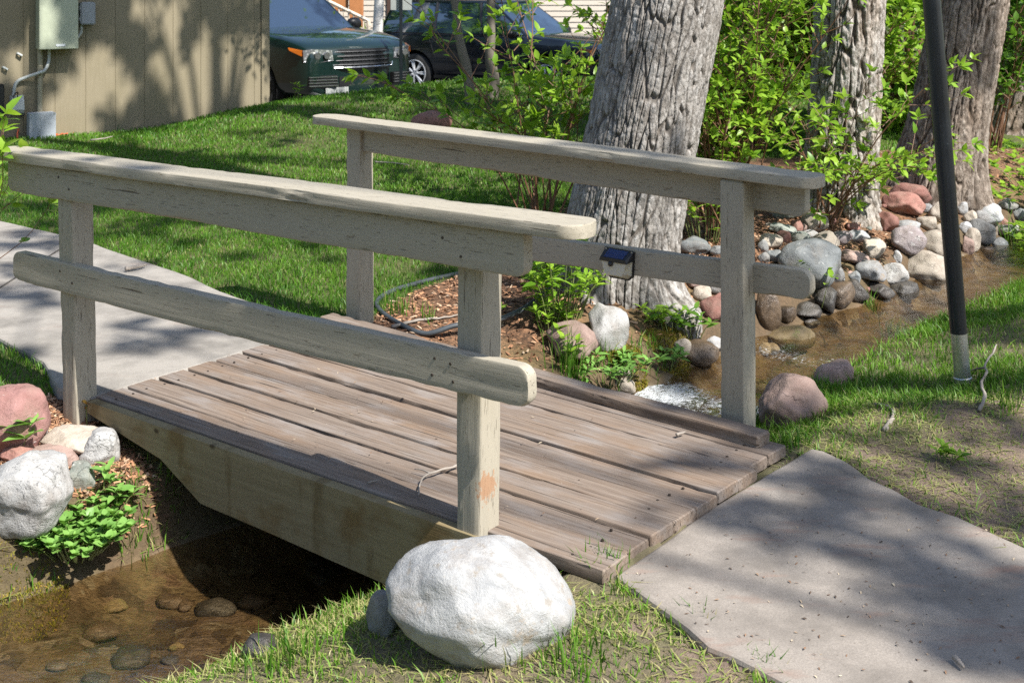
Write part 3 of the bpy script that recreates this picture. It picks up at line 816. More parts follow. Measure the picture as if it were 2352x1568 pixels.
# ------------------------------------------------------------------ leaves
def leaves(P, D, N, L, Wd, tint, fold=.22, curl=.25):
    """pointed leaves, folded along the midrib and curling down; arrays of n"""
    n = len(P)
    D = D / (np.linalg.norm(D, axis=1)[:, None] + 1e-9)
    S = np.cross(D, N); S /= np.linalg.norm(S, axis=1)[:, None] + 1e-9
    N = np.cross(S, D)
    L = np.broadcast_to(L, (n,))[:, None]; Wd = np.broadcast_to(Wd, (n,))[:, None]
    def row(t, w):
        c = P + D * L * t - N * curl * L * t * t
        return c, c - S * Wd * w + N * Wd * w * fold, c + S * Wd * w + N * Wd * w * fold
    c0, _, _ = row(0, 0); c1, l1, r1 = row(.33, .5); c2, l2, r2 = row(.66, .40); c3, _, _ = row(1, 0)
    V = np.stack([c0, l1, c1, r1, l2, c2, r2, c3], 1).reshape(-1, 3)
    b = np.arange(n)[:, None] * 8
    T = np.concatenate([b + np.array([[0, 2, 1]]), b + np.array([[0, 3, 2]]), b + np.array([[4, 5, 7]]), b + np.array([[5, 6, 7]])])
    Q = np.concatenate([b + np.array([[1, 2, 5, 4]]), b + np.array([[2, 3, 6, 5]])])
    return V, [T, Q], np.repeat(tint, 8)

def flakes(P, size, tint, seed=0):
    """diamond leaves turned every way, for crowns seen only by their shade"""
    r = np.random.default_rng(seed); n = len(P)
    D = r.normal(size=(n, 3)); D /= np.linalg.norm(D, axis=1)[:, None]
    N = r.normal(size=(n, 3)); S = np.cross(D, N); S /= np.linalg.norm(S, axis=1)[:, None]
    s = size[:, None]
    V = np.stack([P - D * s * .5, P + S * s * .38, P + D * s * .5, P - S * s * .38], 1).reshape(-1, 3)
    return V, [(np.arange(n)[:, None] * 4 + np.arange(4)[None, :])], np.repeat(tint, 4)

# ------------------------------------------------------------------ trunks with furrowed bark
def trunk_mesh(base, path, rad, top, ncirc, rows, cells, vstretch, amp, seed, flare=(.18, .16, 5), lean_pow=1):
    """path(z)->(dx,dy), rad(z)->r; rows: z values"""
    z = np.asarray(rows); th = np.arange(ncirc) * 2 * math.pi / ncirc
    TH, Z = np.meshgrid(th, z)
    rr = rad(Z)
    wob = fbm(np.stack([np.cos(TH) * 1.3 + seed, np.sin(TH) * 1.3, Z * .8], -1), 3, seed)
    rr = rr * (1 + .05 * wob)
    fl, fz, lobes = flare
    lob = .55 + .45 * np.cos(TH * lobes + 1.3 * np.sin(TH + seed) + seed) + .35 * wob
    rr = rr + fl * np.exp(-np.maximum(Z + .05, 0) / fz) * np.clip(lob, .15, 1.5)
    u = TH / (2 * math.pi) * cells; v = Z * vstretch
    wu = fbm(np.stack([np.cos(TH) * 3, np.sin(TH) * 3, Z * 1.6 + seed], -1), 3, seed + 3)
    wv = fbm(np.stack([np.cos(TH) * 4, np.sin(TH) * 4, Z * 4 + seed], -1), 2, seed + 4)
    f1, f2, idn = worley(u + 1.5 * wu, v + .5 * wv, cells, seed)
    edge = f2 - f1
    ridge = sstep(.01, .17, edge)
    fine = fbm(np.stack([np.cos(TH) * rr * 55, np.sin(TH) * rr * 55, Z * 28], -1), 3, seed + 6)
    f1b, f2b, _ = worley(u * 1.5 + wu * 2 + 7, v * 5 + 1.5 * wv, int(cells * 1.5), seed + 11)
    crackle = sstep(.0, .16, f2b - f1b)
    disp = amp * (ridge * (.6 + .55 * idn) + .30 * crackle * ridge + .42 * fine)
    rr = rr - amp + disp
    dx, dy = path(Z)
    X = base[0] + dx + rr * np.cos(TH); Y = base[1] + dy + rr * np.sin(TH)
    V = np.stack([X, Y, base[2] + Z], -1).reshape(-1, 3)
    n = ncirc; i = np.arange(len(z) - 1)[:, None] * n; j = np.arange(n)[None, :]; k = (j + 1) % n
    Q = np.stack([i + j, i + k, i + n + k, i + n + j], -1).reshape(-1, 4)
    bark = np.clip(ridge * (.50 + .3 * idn) + .22 * crackle * ridge + .25 * fine, 0, 1).ravel()
    return V, [Q], bark

CROWNS = {}
def big_tree(key, name, label, base, path, rad, mat, cells, vs, amp, seed, ncirc=360, fine_top=1.75, step=.0075, flare=(.18, .16, 5), top=8.0):
    t = empty(name, tuple(base), label, 'tree')
    rows = np.concatenate([np.arange(-.25, fine_top, step), np.arange(fine_top, top, .15)])
    V, Fs, bark = trunk_mesh(base, path, rad, top, ncirc, rows, cells, vs, amp, seed, flare)
    mesh('trunk', V, Fs, mat, t, smooth=True, attrs={'bark': bark})
    px, py = path(np.array(top)); CROWNS[key] = dict(t=t, top=np.array([base[0] + float(px), base[1] + float(py), base[2] + top - .3]), r=float(rad(np.array(top))), C=[])
    return t

BK1 = bark_mat('grey_furrowed_bark', (.125, .11, .095), (.37, .345, .315), (.58, .56, .53), (.33, .28, .22), .4)
BK2 = bark_mat('pale_furrowed_bark', (.09, .07, .05), (.46, .42, .38), (.66, .63, .59), (.44, .31, .20), .5)
BK3 = bark_mat('brown_ropy_bark', (.08, .06, .045), (.34, .28, .23), (.54, .48, .42), (.33, .22, .14), .5)
b1 = np.array([.565, 6.60, -.02])
big_tree('T1', 'cottonwood_tree', 'thick grey furrowed cottonwood trunk leaning right, behind the solar light', b1,
         lambda z: (.035 * np.exp(-np.maximum(z, 0) / .12) - .035 + .195 * np.clip(z, 0, 2.2) + .10 * np.maximum(z - 2.2, 0), .02 * z), lambda z: .302 - .006 * z, BK1, 52, 3.4, .016, 3, ncirc=600, step=.006, flare=(.17, .15, 5))
b2 = np.array([2.19, 8.35, .06])
big_tree('T2', 'cottonwood_tree', 'pale deeply furrowed trunk behind the leafy shrub, red stones at its foot', b2,
         lambda z: (.055 * z, .0 * z), lambda z: .235 - .006 * z, BK2, 30, 2.2, .026, 5, ncirc=300, step=.010, flare=(.10, .2, 4))
b3 = np.array([3.07, 9.1, .06])
big_tree('T3', 'cottonwood_tree', 'brown ropy trunk leaning right beyond the black pole', b3,
         lambda z: (.02 + .19 * np.clip(z, 0, 2.5), .0 * z), lambda z: .275 - .008 * z, BK3, 42, 2.0, .018, 8, ncirc=320, step=.010, flare=(.17, .3, 4))
b4 = np.array([5.02, 12.1, .12])
big_tree('T4', 'cottonwood_tree', 'brown trunk cut off by the right edge of the photo', b4,
         lambda z: (.05 * z, .0 * z), lambda z: .29 - .008 * z, BK3, 30, 1.4, .024, 12, ncirc=200, step=.02, flare=(.35, .28, 4))
b5 = np.array([9.2, -3.6, 0.0])
big_tree('T5', 'cottonwood_tree', 'large cottonwood standing outside the photo beyond the near concrete path', b5,
         lambda z: (.0 * z, .0 * z), lambda z: .32 - .01 * z, BK1, 22, 3, .03, 15, ncirc=90, step=.05, flare=(.2, .2, 5))

# ------------------------------------------------------------------ crowns: leaf sprays that throw the dappled shade
def shade(pt, r, dens=1.0, h=None):
    """a spray of leaves on the sun side of pt, as high as the crowns"""
    h = h if h is not None else random.uniform(8.0, 11.5)
    c = np.asarray(pt, float) + SUN * (h - pt[2]) / SUN[2]
    best = min(CROWNS.values(), key=lambda q: np.hypot(*(q['top'][:2] - c[:2])))
    best['C'].append((c, r, dens))
def shg(px, py, r, dens=1.0): shade(G(px, py), r, dens)
rr_ = random.Random(11)
# soft streaks on the far path
for px, py, r in [(30, 590, .20), (70, 640, .22), (20, 700, .2), (120, 660, .16), (90, 720, .15), (270, 640, .12), (300, 780, .17), (350, 820, .15), (420, 740, .13), (470, 790, .14), (250, 700, .1),
                  (380, 690, .08), (520, 740, .09), (60, 560, .18), (150, 575, .15), (270, 835, .12)]: shg(px, py, r, .9)
# lawn: near part mostly sunny, far part mostly shaded
for px, py, r in [(330, 520, .3), (250, 480, .25), (420, 560, .16), (560, 590, .12), (700, 570, .12), (480, 500, .28), (640, 520, .2), (760, 600, .12), (960, 570, .14), (330, 610, .10), (900, 480, .25),
                  (80, 880, .12), (40, 820, .1), (60, 480, .3), (130, 520, .2)]: shg(px, py, r, 1.0)
LITP = [(480, 380, .35), (330, 330, .5), (640, 270, .5), (880, 410, .3), (560, 300, .3), (720, 360, .3), (1030, 410, .3), (940, 240, .4), (800, 250, .35), (1260, 260, .8), (300, 440, .25), (650, 440, .3), (170, 420, .3), (420, 440, .2), (1150, 400, .25)]
LITW = [(*at_z(a, b, .12)[:2], r) for a, b, r in LITP]
k = 0
while k < 150:
    x, y = rr_.uniform(-6.5, 2.2), rr_.uniform(7.6, 17)
    if any(math.hypot(x - a, (y - b) * .6) < r for a, b, r in LITW): continue
    if y < 8.6 and rr_.random() < .55: continue
    if x < WC[0] + .15 and (x - WC[0]) * WOUT[0] + (y - WC[1]) * WOUT[1] < .1: continue
    shade(np.array([x, y, .15]), rr_.uniform(.14, .34), rr_.uniform(.3, .6)); k += 1
# the siding: shade with bright flecks
LITS = [(1500, 150, .17), (720, 780, .17), (820, 540, .13), (620, 980, .3), (1080, 800, .13), (1690, 570, .12), (1670, 870, .24), (2200, 580, .2), (1410, 530, .14), (1950, 520, .13), (960, 680, .14), (1270, 60, .1), (2230, 830, .1), (2010, 740, .12), (230, 520, .2)]
LITS = [(wallpt(a / 3.267 * .8711, b / 3.267 * .8711)[0], r) for a, b, r in LITS]
k = 0
while k < 300:
    px, py = rr_.uniform(-60, 640), rr_.uniform(-130, 330)
    p, _ = wallpt(px, py); rc = rr_.uniform(.09, .19)
    if any(np.linalg.norm((p - q) - SUN * np.dot(p - q, SUN)) < r * .62 + rc * .8 for q, r in LITS): continue
    shade(p, rc, rr_.uniform(.7, 1.0)); k += 1
# cars and the far side
for q in range(110):
    shade(np.array([rr_.uniform(-5, 3), rr_.uniform(18, 27), rr_.uniform(-.3, .9)]), rr_.uniform(.2, .5), 1.0)
# right half of the deck, slab, mound
for px, py, r, d in [(1290, 985, .13, .8), (1380, 1010, .15, 1), (1480, 1000, .16, 1), (1560, 1050, .17, 1), (1640, 1080, .15, 1), (1440, 1090, .16, .7), (1330, 1080, .14, .7), (1540, 1140, .15, .8), (1700, 1060, .14, 1), (1760, 1040, .12, 1),
                  (1400, 1180, .14, .6), (1300, 1170, .12, .5), (1230, 1050, .11, .6), (1640, 1000, .12, 1), (1500, 1210, .10, .5), (1350, 930, .1, .7), (1420, 940, .11, .9),
                  (1620, 1230, .12, .9), (1700, 1190, .14, 1), (1790, 1130, .15, 1), (1880, 1090, .15, 1), (1800, 1220, .15, 1), (1900, 1170, .17, 1), (2000, 1170, .15, .9), (1930, 1260, .18, 1), (1830, 1310, .11, .6), (2040, 1260, .16, 1), (2120, 1210, .13, .7),
                  (2060, 1350, .17, 1), (2180, 1330, .17, 1), (2280, 1330, .12, .7), (2200, 1420, .18, 1), (2300, 1430, .18, 1), (2120, 1440, .10, .6), (2250, 1510, .18, 1), (2340, 1520, .2, 1), (2150, 1530, .12, .9), (1960, 1420, .10, .5), (2060, 1520, .08, .4), (1700, 1290, .09, .5),
                  (1740, 900, .14, 1), (1830, 900, .15, 1), (1920, 890, .15, 1), (2010, 885, .13, 1), (2100, 890, .13, 1), (2190, 880, .12, .8), (2280, 900, .16, 1), (1850, 960, .12, .8), (1960, 940, .13, .9), (2060, 940, .14, .9), (2160, 940, .15, .9), (2260, 970, .16, .9), (1790, 990, .1, .8),
                  (2120, 1010, .10, .5), (2200, 1060, .10, .5), (2290, 1090, .10, .5), (2340, 1020, .13, .8), (1980, 1010, .1, .5), (2050, 1080, .09, .5), (2240, 1160, .10, .6), (2330, 1190, .12, .7), (2330, 880, .16, 1),
                  (2290, 730, .3, 1.1), (2340, 760, .25, 1.1), (2260, 780, .2, 1), (2200, 740, .15, .8)]: shg(px, py, r, d)
# far rail's right end, its lower rail, the pole, the left of the big trunk
for pt, r, d in [(B(-2.1, 4.1, .5), .2, 1), (B(-2.1, 4.1, .75), .2, 1), (B(-1.9, 4.1, .9), .13, 1), (B(-2.5, 4.2, .45), .2, 1), (B(-2.9, 4.2, .45), .2, .9), (B(-2.1, 4.1, .15), .18, 1), (B(-3.3, 4.2, .45), .16, .6), (B(-3.3, 4.25, .9), .08, .5), (B(-2.8, 4.2, .9), .07, .5),
                 (B(-4.5, 2.8, .9), .11, .8), (B(-4.15, 2.8, .92), .07, .4), (np.array([1.82, 5.1, .6]), .25, 1), (np.array([1.8, 5.1, 1.1]), .25, 1), (np.array([1.8, 5.1, 1.5]), .2, .8), (np.array([1.85, 5.1, .2]), .18, .9),
                 (np.array([.5, 6.15, .9]), .2, .7), (np.array([.45, 6.2, 1.3]), .22, .8), (np.array([.7, 6.1, 1.45]), .25, .6), (np.array([.48, 6.15, .5]), .15, .6), (np.array([.8, 6.1, .1]), .12, .4), (np.array([1.0, 6.2, .9]), .12, .4),
                 (np.array([3.0, 8.9, .9]), .3, .8), (np.array([3.1, 8.9, 1.4]), .3, .8), (np.array([3.4, 8.9, 1.1]), .2, .5)]: shade(pt, r, d)
for px, py, r in [(1850, 600, .15), (1800, 560, .15), (2030, 500, .12), (2120, 480, .1), (2200, 700, .15), (2100, 720, .12), (2300, 600, .2), (1800, 760, .15), (1900, 740, .12), (1700, 600, .14)]: shg(px, py, r, .6)
# shrubs partly in shade
for q in range(6): shade(np.array([rr_.uniform(-.6, 4.2), rr_.uniform(7.2, 10.5), rr_.uniform(.1, 1.6)]), rr_.uniform(.12, .3), .8)

def finish_crowns():
    for key, q in CROWNS.items():
        if not q['C']: q['C'] = [(q['top'] + np.array([0, 0, 1.5]), .8, .6)]
        P, S_, Tn = [], [], []
        g = Geo(); top = q['top']
        g.tube(spline([top + np.array([0, 0, -.2]), top + np.array([.05, .03, 1.2]), top + np.array([-.1, .1, 2.6])], 8), np.linspace(q['r'] * .9, .06, 8), 8)
        cs = q['C']; r_ = np.random.default_rng(hash(key) % 1000 + 5) if False else np.random.default_rng(len(cs))
        for c, r, d in cs:
            n = max(6, int(900 * r * r * d)); v = r_.normal(size=(n, 3)); v /= np.linalg.norm(v, axis=1)[:, None]
            v *= (r_.random(n) ** .45)[:, None] * r
            P.append(c + v); S_.append(r_.uniform(.09, .17, n)); Tn.append(r_.random(n))
        # limbs to a thinned set of sprays
        ctr = np.array([c for c, r, d in cs]); pick = [0]
        for _ in range(min(16, len(ctr)) - 1):
            dd = np.min(np.linalg.norm(ctr[:, None, :] - ctr[pick][None], axis=2), axis=1); pick.append(int(np.argmax(dd)))
        for i in pick:
            c = ctr[i]; mid = (top + c) / 2 + np.array([0, 0, .5])
            g.tube(spline([top, mid, c], 9), np.linspace(.05, .008, 9), 6)
        g.make('limbs', BK1, q['t'], attrs=None)
        V, Fs, tn = flakes(np.concatenate(P), np.concatenate(S_), np.concatenate(Tn), len(cs))
        mesh('crown', V, Fs, MT['canopy'], q['t'], attrs={'tint': tn})
finish_crowns()

# ------------------------------------------------------------------ shrubs
def stems_and_leaves(base, n_stem, height, spread, seed, leaf=.07, wide=.5, pairs=7, twigs=6, lean=(0, 0), zmin=.15, fill=1.0, thick=.008, whorl=4, keep=None, droop=0.0):
    r = np.random.default_rng(seed); g = Geo(); P, D, N, L, Tn = [], [], [], [], []
    base = np.asarray(base, float)
    def put(p, d, scale=1.0, tn=None):
        d = d / np.linalg.norm(d)
        P.append(p); D.append(d); up = np.array([0, 0, 1.0]) + r.normal(size=3) * .35
        N.append(up); L.append(leaf * scale * r.uniform(.7, 1.15)); Tn.append(np.clip(r.normal(.5, .2), 0, 1) if tn is None else tn)
    def spray(p0, d, ln, k):
        d = d / np.linalg.norm(d)
        e = p0 + d * ln + np.array([0, 0, ln * .12 - droop * ln])
        pts = spline([p0, (p0 + e) / 2 + r.normal(size=3) * ln * .07, e], 6)
        g.tube(pts, np.linspace(thick * .38, .0012, 6), 4, cap=False)
        tw = r.uniform(0, 3.14)
        for q in range(k):
            f = (q + .8) / k; i = min(4, int(f * 5)); p = pts[i] + (pts[i + 1] - pts[i]) * (f * 5 - i)
            a = tw + q * 1.57
            s1 = np.cross(d, [0, 0, 1.0]); s1 /= np.linalg.norm(s1) + 1e-6; s2 = np.cross(s1, d)
            o = s1 * math.cos(a) + s2 * math.sin(a) * .6
            for sg in (1, -1):
                if r.random() < fill: put(p, o * sg + d * .55 + np.array([0, 0, .15]), .65 + .45 * f)
        for q in range(whorl):
            a = q * 6.28 / whorl + tw; s1 = np.cross(d, [0, 0, 1.0]); s1 /= np.linalg.norm(s1) + 1e-6; s2 = np.cross(s1, d)
            put(e, d * .8 + (s1 * math.cos(a) + s2 * math.sin(a)) * .8, 1.0, np.clip(r.normal(.7, .15), 0, 1))
    for s in range(n_stem):
        a = r.uniform(0, 6.28); q = r.uniform(.15, 1) ** .6 * spread
        tip = base + np.array([math.cos(a) * q + lean[0], math.sin(a) * q * .8 + lean[1], height * r.uniform(.35, 1.0)])
        b = base + np.array([r.normal() * .06, r.normal() * .06, -.05])
        mid = b + (tip - b) * np.array([.38, .38, .55]) + r.normal(size=3) * .05
        pts = spline([b, mid, tip], 14)
        th = thick * r.uniform(.6, 1.15)
        g.tube(pts, np.linspace(th, th * .3, 14), 5, cap=False)
        d0 = pts[-1] - pts[-3]; spray(pts[-1], d0, r.uniform(.06, .14), 2)
        for w in range(twigs):
            f = r.uniform(.28, 1.0); i = min(12, int(f * 13)); p = pts[i] + (pts[i + 1] - pts[i]) * (f * 13 - i)
            if p[2] - base[2] < zmin: continue
            aa = r.uniform(0, 6.28)
            dd = (pts[i + 1] - pts[i]); dd = dd / np.linalg.norm(dd) * .7 + np.array([math.cos(aa), math.sin(aa), r.uniform(-.2, .5)]) * .9
            spray(p, dd, r.uniform(.12, .38), r.integers(2, pairs))
    P, D, N, L, Tn = np.array(P), np.array(D), np.array(N), np.array(L), np.array(Tn)
    if keep is not None:
        m_ = keep(P); P, D, N, L, Tn = P[m_], D[m_], N[m_], L[m_], Tn[m_]
    V, Fs, tn = leaves(P, D, N, L, L * wide, Tn)
    return g, V, Fs, tn

def shrub(name, label, cat, base, n_stem, height, spread, seed, mat='leaf', stem='stem', group=None, **kw):
    t = empty(name, tuple(base), label, cat, group)
    g, V, Fs, tn = stems_and_leaves(base, n_stem, height, spread, seed, **kw)
    g.make('stems', MT[stem], t)
    mesh('leaves', V, Fs, MT[mat], t, attrs={'tint': tn})
    return t
p = at_z(1235, 505, .05); p[2] = Hs(p[0], p[1])
shrub('dogwood_shrub', 'loose leafy shrub with reddish stems left of the leaning grey trunk', 'shrub', p, 16, 2.0, .95, 2, leaf=.085, wide=.46, pairs=5, twigs=9, lean=(.02, .1), zmin=.35, fill=.85, thick=.009)
p = np.array([1.27, 7.6, 0]); p[2] = Hs(p[0], p[1])
shrub('dogwood_shrub', 'dense bright shrub with arching reddish stems right of the leaning grey trunk', 'shrub', p, 42, 2.0, .80, 3, leaf=.062, wide=.5, pairs=6, twigs=12, lean=(.0, -.1), zmin=.22, fill=.95, thick=.009)
p = np.array([1.95, 7.85, 0]); p[2] = Hs(p[0], p[1])
shrub('dogwood_shrub', 'low spreading branches drooping in front of the pale trunk and stones', 'shrub', p, 16, 1.0, .85, 4, leaf=.068, wide=.52, pairs=5, twigs=8, lean=(.02, -.28), zmin=.12, fill=.9, thick=.006, droop=.35)
for q, (x, y, h, s, n, lb) in enumerate([(2.75, 10.4, 1.9, .85, 40, 'bushy green shrub between the pale trunk and the black pole'), (1.95, 10.2, 2.0, .85, 30, 'sunlit shrub on the rise behind the dense bright shrub'),
                                         (4.15, 10.8, 2.0, .6, 22, 'shrub filling the gap between the two brown trunks'), (2.0, 11.2, 2.1, 1.3, 46, 'tall shrub behind the pale trunk')]):
    p = np.array([x, y, Hs(x, y)])
    shrub('leafy_shrub', lb, 'shrub', p, n, h, s, 30 + q, leaf=.08, wide=.58, pairs=6, twigs=12, zmin=.1, fill=1, thick=.009, mat='leaf' if q != 2 else 'leaf_deep')
# saplings on the rise
def sapling(px0, py0, px1, py1, Y, r0, label, seed):
    a = at_y(px0, py0, Y); a[2] = Hs(a[0], a[1]) - .1; b = at_y(px1, py1, Y)
    d = (b - a); t = empty('sapling_tree', tuple(a), label, 'tree')
    pts = [a, a + d * .35 + np.array([.02, 0, 0]), a + d * .7 - np.array([.015, 0, 0]), b, b + d * 1.0, b + d * 2]
    g = Geo(); V, Fs = tube(spline(pts, 60), np.concatenate([[r0 * 1.5, r0 * 1.25], np.linspace(r0 * 1.08, r0 * .5, 58)]), 14)
    rr = np.random.default_rng(seed)
    V = V + .006 * fbm(V * np.array([30, 30, 9]), 3, seed)[:, None]
    mesh('trunk', V, Fs, SAPB, t, smooth=True)
    top = b + d * 2; P, D, N, L, Tn = [], [], [], [], []
    g = Geo()
    for q in range(9):
        f = rr.uniform(.55, 1); p0 = a + d * 3 * f * .99; aa = rr.uniform(0, 6.28); e = p0 + np.array([math.cos(aa) * .7, math.sin(aa) * .7, .5]) * rr.uniform(.5, 1)
        g.tube(spline([p0, (p0 + e) / 2 + [0, 0, .1], e], 6), np.linspace(.012, .003, 6), 5)
        n = 40; P.append(p0 + (e - p0) * rr.uniform(.3, 1.1, n)[:, None] + rr.normal(size=(n, 3)) * .09); D.append(rr.normal(size=(n, 3)))
    g.make('branches', SAPB, t)
    P = np.concatenate(P); D = np.concatenate(D); N = np.tile([0, 0, 1.0], (len(P), 1)) + rr.normal(size=(len(P), 3)) * .4
    V, Fs, tn = leaves(P, D, N, .07, .04, rr.random(len(P))); mesh('crown', V, Fs, MT['leaf'], t, attrs={'tint': tn})
m = Mat('sapling_bark'); f = m.noise(m.co(scale=(1, 1, .35)), 26, 6, .65); f2 = m.noise(m.co(), 5, 4)
SAPB = m.set(Base_Color=m.mix(f, (.075, .065, .05), (.24, .205, .16)), Roughness=.8, Normal=m.bump(f, .5, .008))
sapling(1083, 268, 1044, 0, 12.6, .052, 'slim dark sapling trunk nearest the parked black car', 41)
sapling(1130, 266, 1128, 75, 12.9, .062, 'stockier sapling trunk standing just right of the slim one', 42)
# ------------------------------------------------------------------ rocks
RM = {
 'granite': rock_mat('speckled_white_granite', (.46, .45, .43), (.62, .61, .59), (.10, .10, .10), .75, .7, 95),
 'white': rock_mat('chalky_white_stone', (.34, .345, .35), (.55, .545, .53), (.27, .23, .18), .6, .75, 26, patch=(.36, .29, .22), cracks=0),
 'grey': rock_mat('grey_stone', (.20, .20, .195), (.40, .395, .38), (.13, .13, .13), .6),
 'blue': rock_mat('blue_grey_stone', (.19, .205, .21), (.33, .345, .345), (.50, .50, .48), .5, .7, 34),
 'tan': rock_mat('tan_stone', (.36, .305, .245), (.52, .46, .385), (.26, .21, .17), .5),
 'red': rock_mat('red_sandstone', (.26, .115, .09), (.40, .215, .175), (.18, .08, .07), .5),
 'redw': rock_mat('red_sandstone_with_lichen', (.25, .125, .11), (.36, .20, .18), (.17, .09, .085), .5, patch=(.60, .56, .53)),
 'pink': rock_mat('pinkish_stone', (.36, .24, .20), (.48, .35, .30), (.26, .16, .13), .5),
 'purple': rock_mat('purple_grey_stone', (.22, .18, .18), (.42, .37, .37), (.52, .50, .49), .7, .7, 30),
 'green': rock_mat('green_grey_stone', (.17, .19, .165), (.36, .375, .335), (.56, .56, .52), .6, .7, 24),
 'wet': rock_mat('wet_brown_stone', (.09, .06, .038), (.22, .15, .09), (.05, .04, .03), .5, .42),
 'dark': rock_mat('wet_dark_stone', (.035, .032, .028), (.11, .095, .08), (.16, .13, .10), .5, .42),
 'moss': rock_mat('mossy_stone', (.21, .15, .075), (.33, .25, .12), (.20, .20, .05), .8, .6, 18, patch=(.19, .20, .04)),
}
def rock_shape(rx, ry, rz, seed, ang=.5, sub=4, lump=.22):
    bm = bmesh.new(); bmesh.ops.create_icosphere(bm, subdivisions=sub, radius=1)
    V = np.array([v.co[:] for v in bm.verts]); Fs = np.array([[v.index for v in f.verts] for f in bm.faces]); bm.free()
    r = np.random.default_rng(seed)
    k = 13; N = r.normal(size=(k, 3)); N /= np.linalg.norm(N, axis=1)[:, None]; D = r.uniform(.55, .92, k)
    dots = V @ N.T
    cutr = np.min(np.where(dots > .05, D[None, :] / np.maximum(dots, .05), 9), axis=1)
    rad = 1 - min(1, ang * 1.3 + .30) * (1 - np.minimum(1, cutr))
    rad = rad * (1 + (lump - .04 * ang) * fbm(V * 1.1 + seed * 2.7, 2, seed) + .06 * fbm(V * 3.4 + seed, 3, seed + 1) + .020 * fbm(V * 12 + seed, 3, seed + 2))
    V = V * rad[:, None]
    return V * np.array([rx, ry, rz]), Fs
def rock(cx, cy, w, h, kind, label, ang=.4, seed=None, tilt=0.0, deep=.9, group='stones along the stream', sub=4, cat='stone', lift=0.0, name='stone'):
    """cx, cy, w, h: outline in the photo (2352 px wide)"""
    seed = seed if seed is not None else (int(cx) * 7 + int(cy) * 13) % 9973
    Yg = np.linspace(1.8, 22, 2400); r = (cx - CX) / F
    zr = EYE - (cy - HY) / F * Yg
    Yb = G(cx, cy + h * .32)[1]
    for _ in range(5):
        rx = w / 2 / F * Yb; ry = rx * deep; phi = math.atan2(cy - HY, F)
        vis = h / 2 / F * Yb
        rz = math.sqrt(max((vis ** 2 - (ry * math.sin(phi)) ** 2), (vis * .62) ** 2)) / math.cos(phi)
        rz = min(rz, rx * 1.7)
        zg = H(r * Yg, Yg); ok = zr - zg <= rz * .62 + lift
        Yb = Yg[np.argmax(ok)] if ok.any() else Yb
    c = np.array([r * Yb, Yb, EYE - (cy - HY) / F * Yb])
    gr = 1.27 if group else 1.10
    V, Fs = rock_shape(rx * gr, ry * gr, rz * gr, seed, ang, sub, .12 if name == 'boulder' else .22)
    if name == 'boulder':
        q = V[:, 2] / rz; V[:, 0] -= rx * .16 * q + .0; V[:, 0] *= 1 - .16 * np.clip(-q, 0, 1); V[:, 0] += rx * .05
    a = random.Random(seed).uniform(-.5, .5); ca, sa = math.cos(a), math.sin(a)
    e = Matrix.Rotation(tilt, 3, 'Y')
    V = np.array(V) @ np.array(e).T
    o = mesh(name, V, [Fs], RM[kind], smooth=True); o.location = c
    return tag(o, label, cat, group)
def z8(x, y, w, h): return ((1980 + x / 3.267) * .8711, (480 + y / 3.267) * .8711, w / 3.267 * .8711, h / 3.267 * .8711)
def z7(x, y, w, h): return ((1320 + x / 3.267) * .8711, (480 + y / 3.267) * .8711, w / 3.267 * .8711, h / 3.267 * .8711)
def zl(x, y, w, h): return ((x / 3.267) * .8711, (900 + y / 3.267) * .8711, w / 3.267 * .8711, h / 3.267 * .8711)
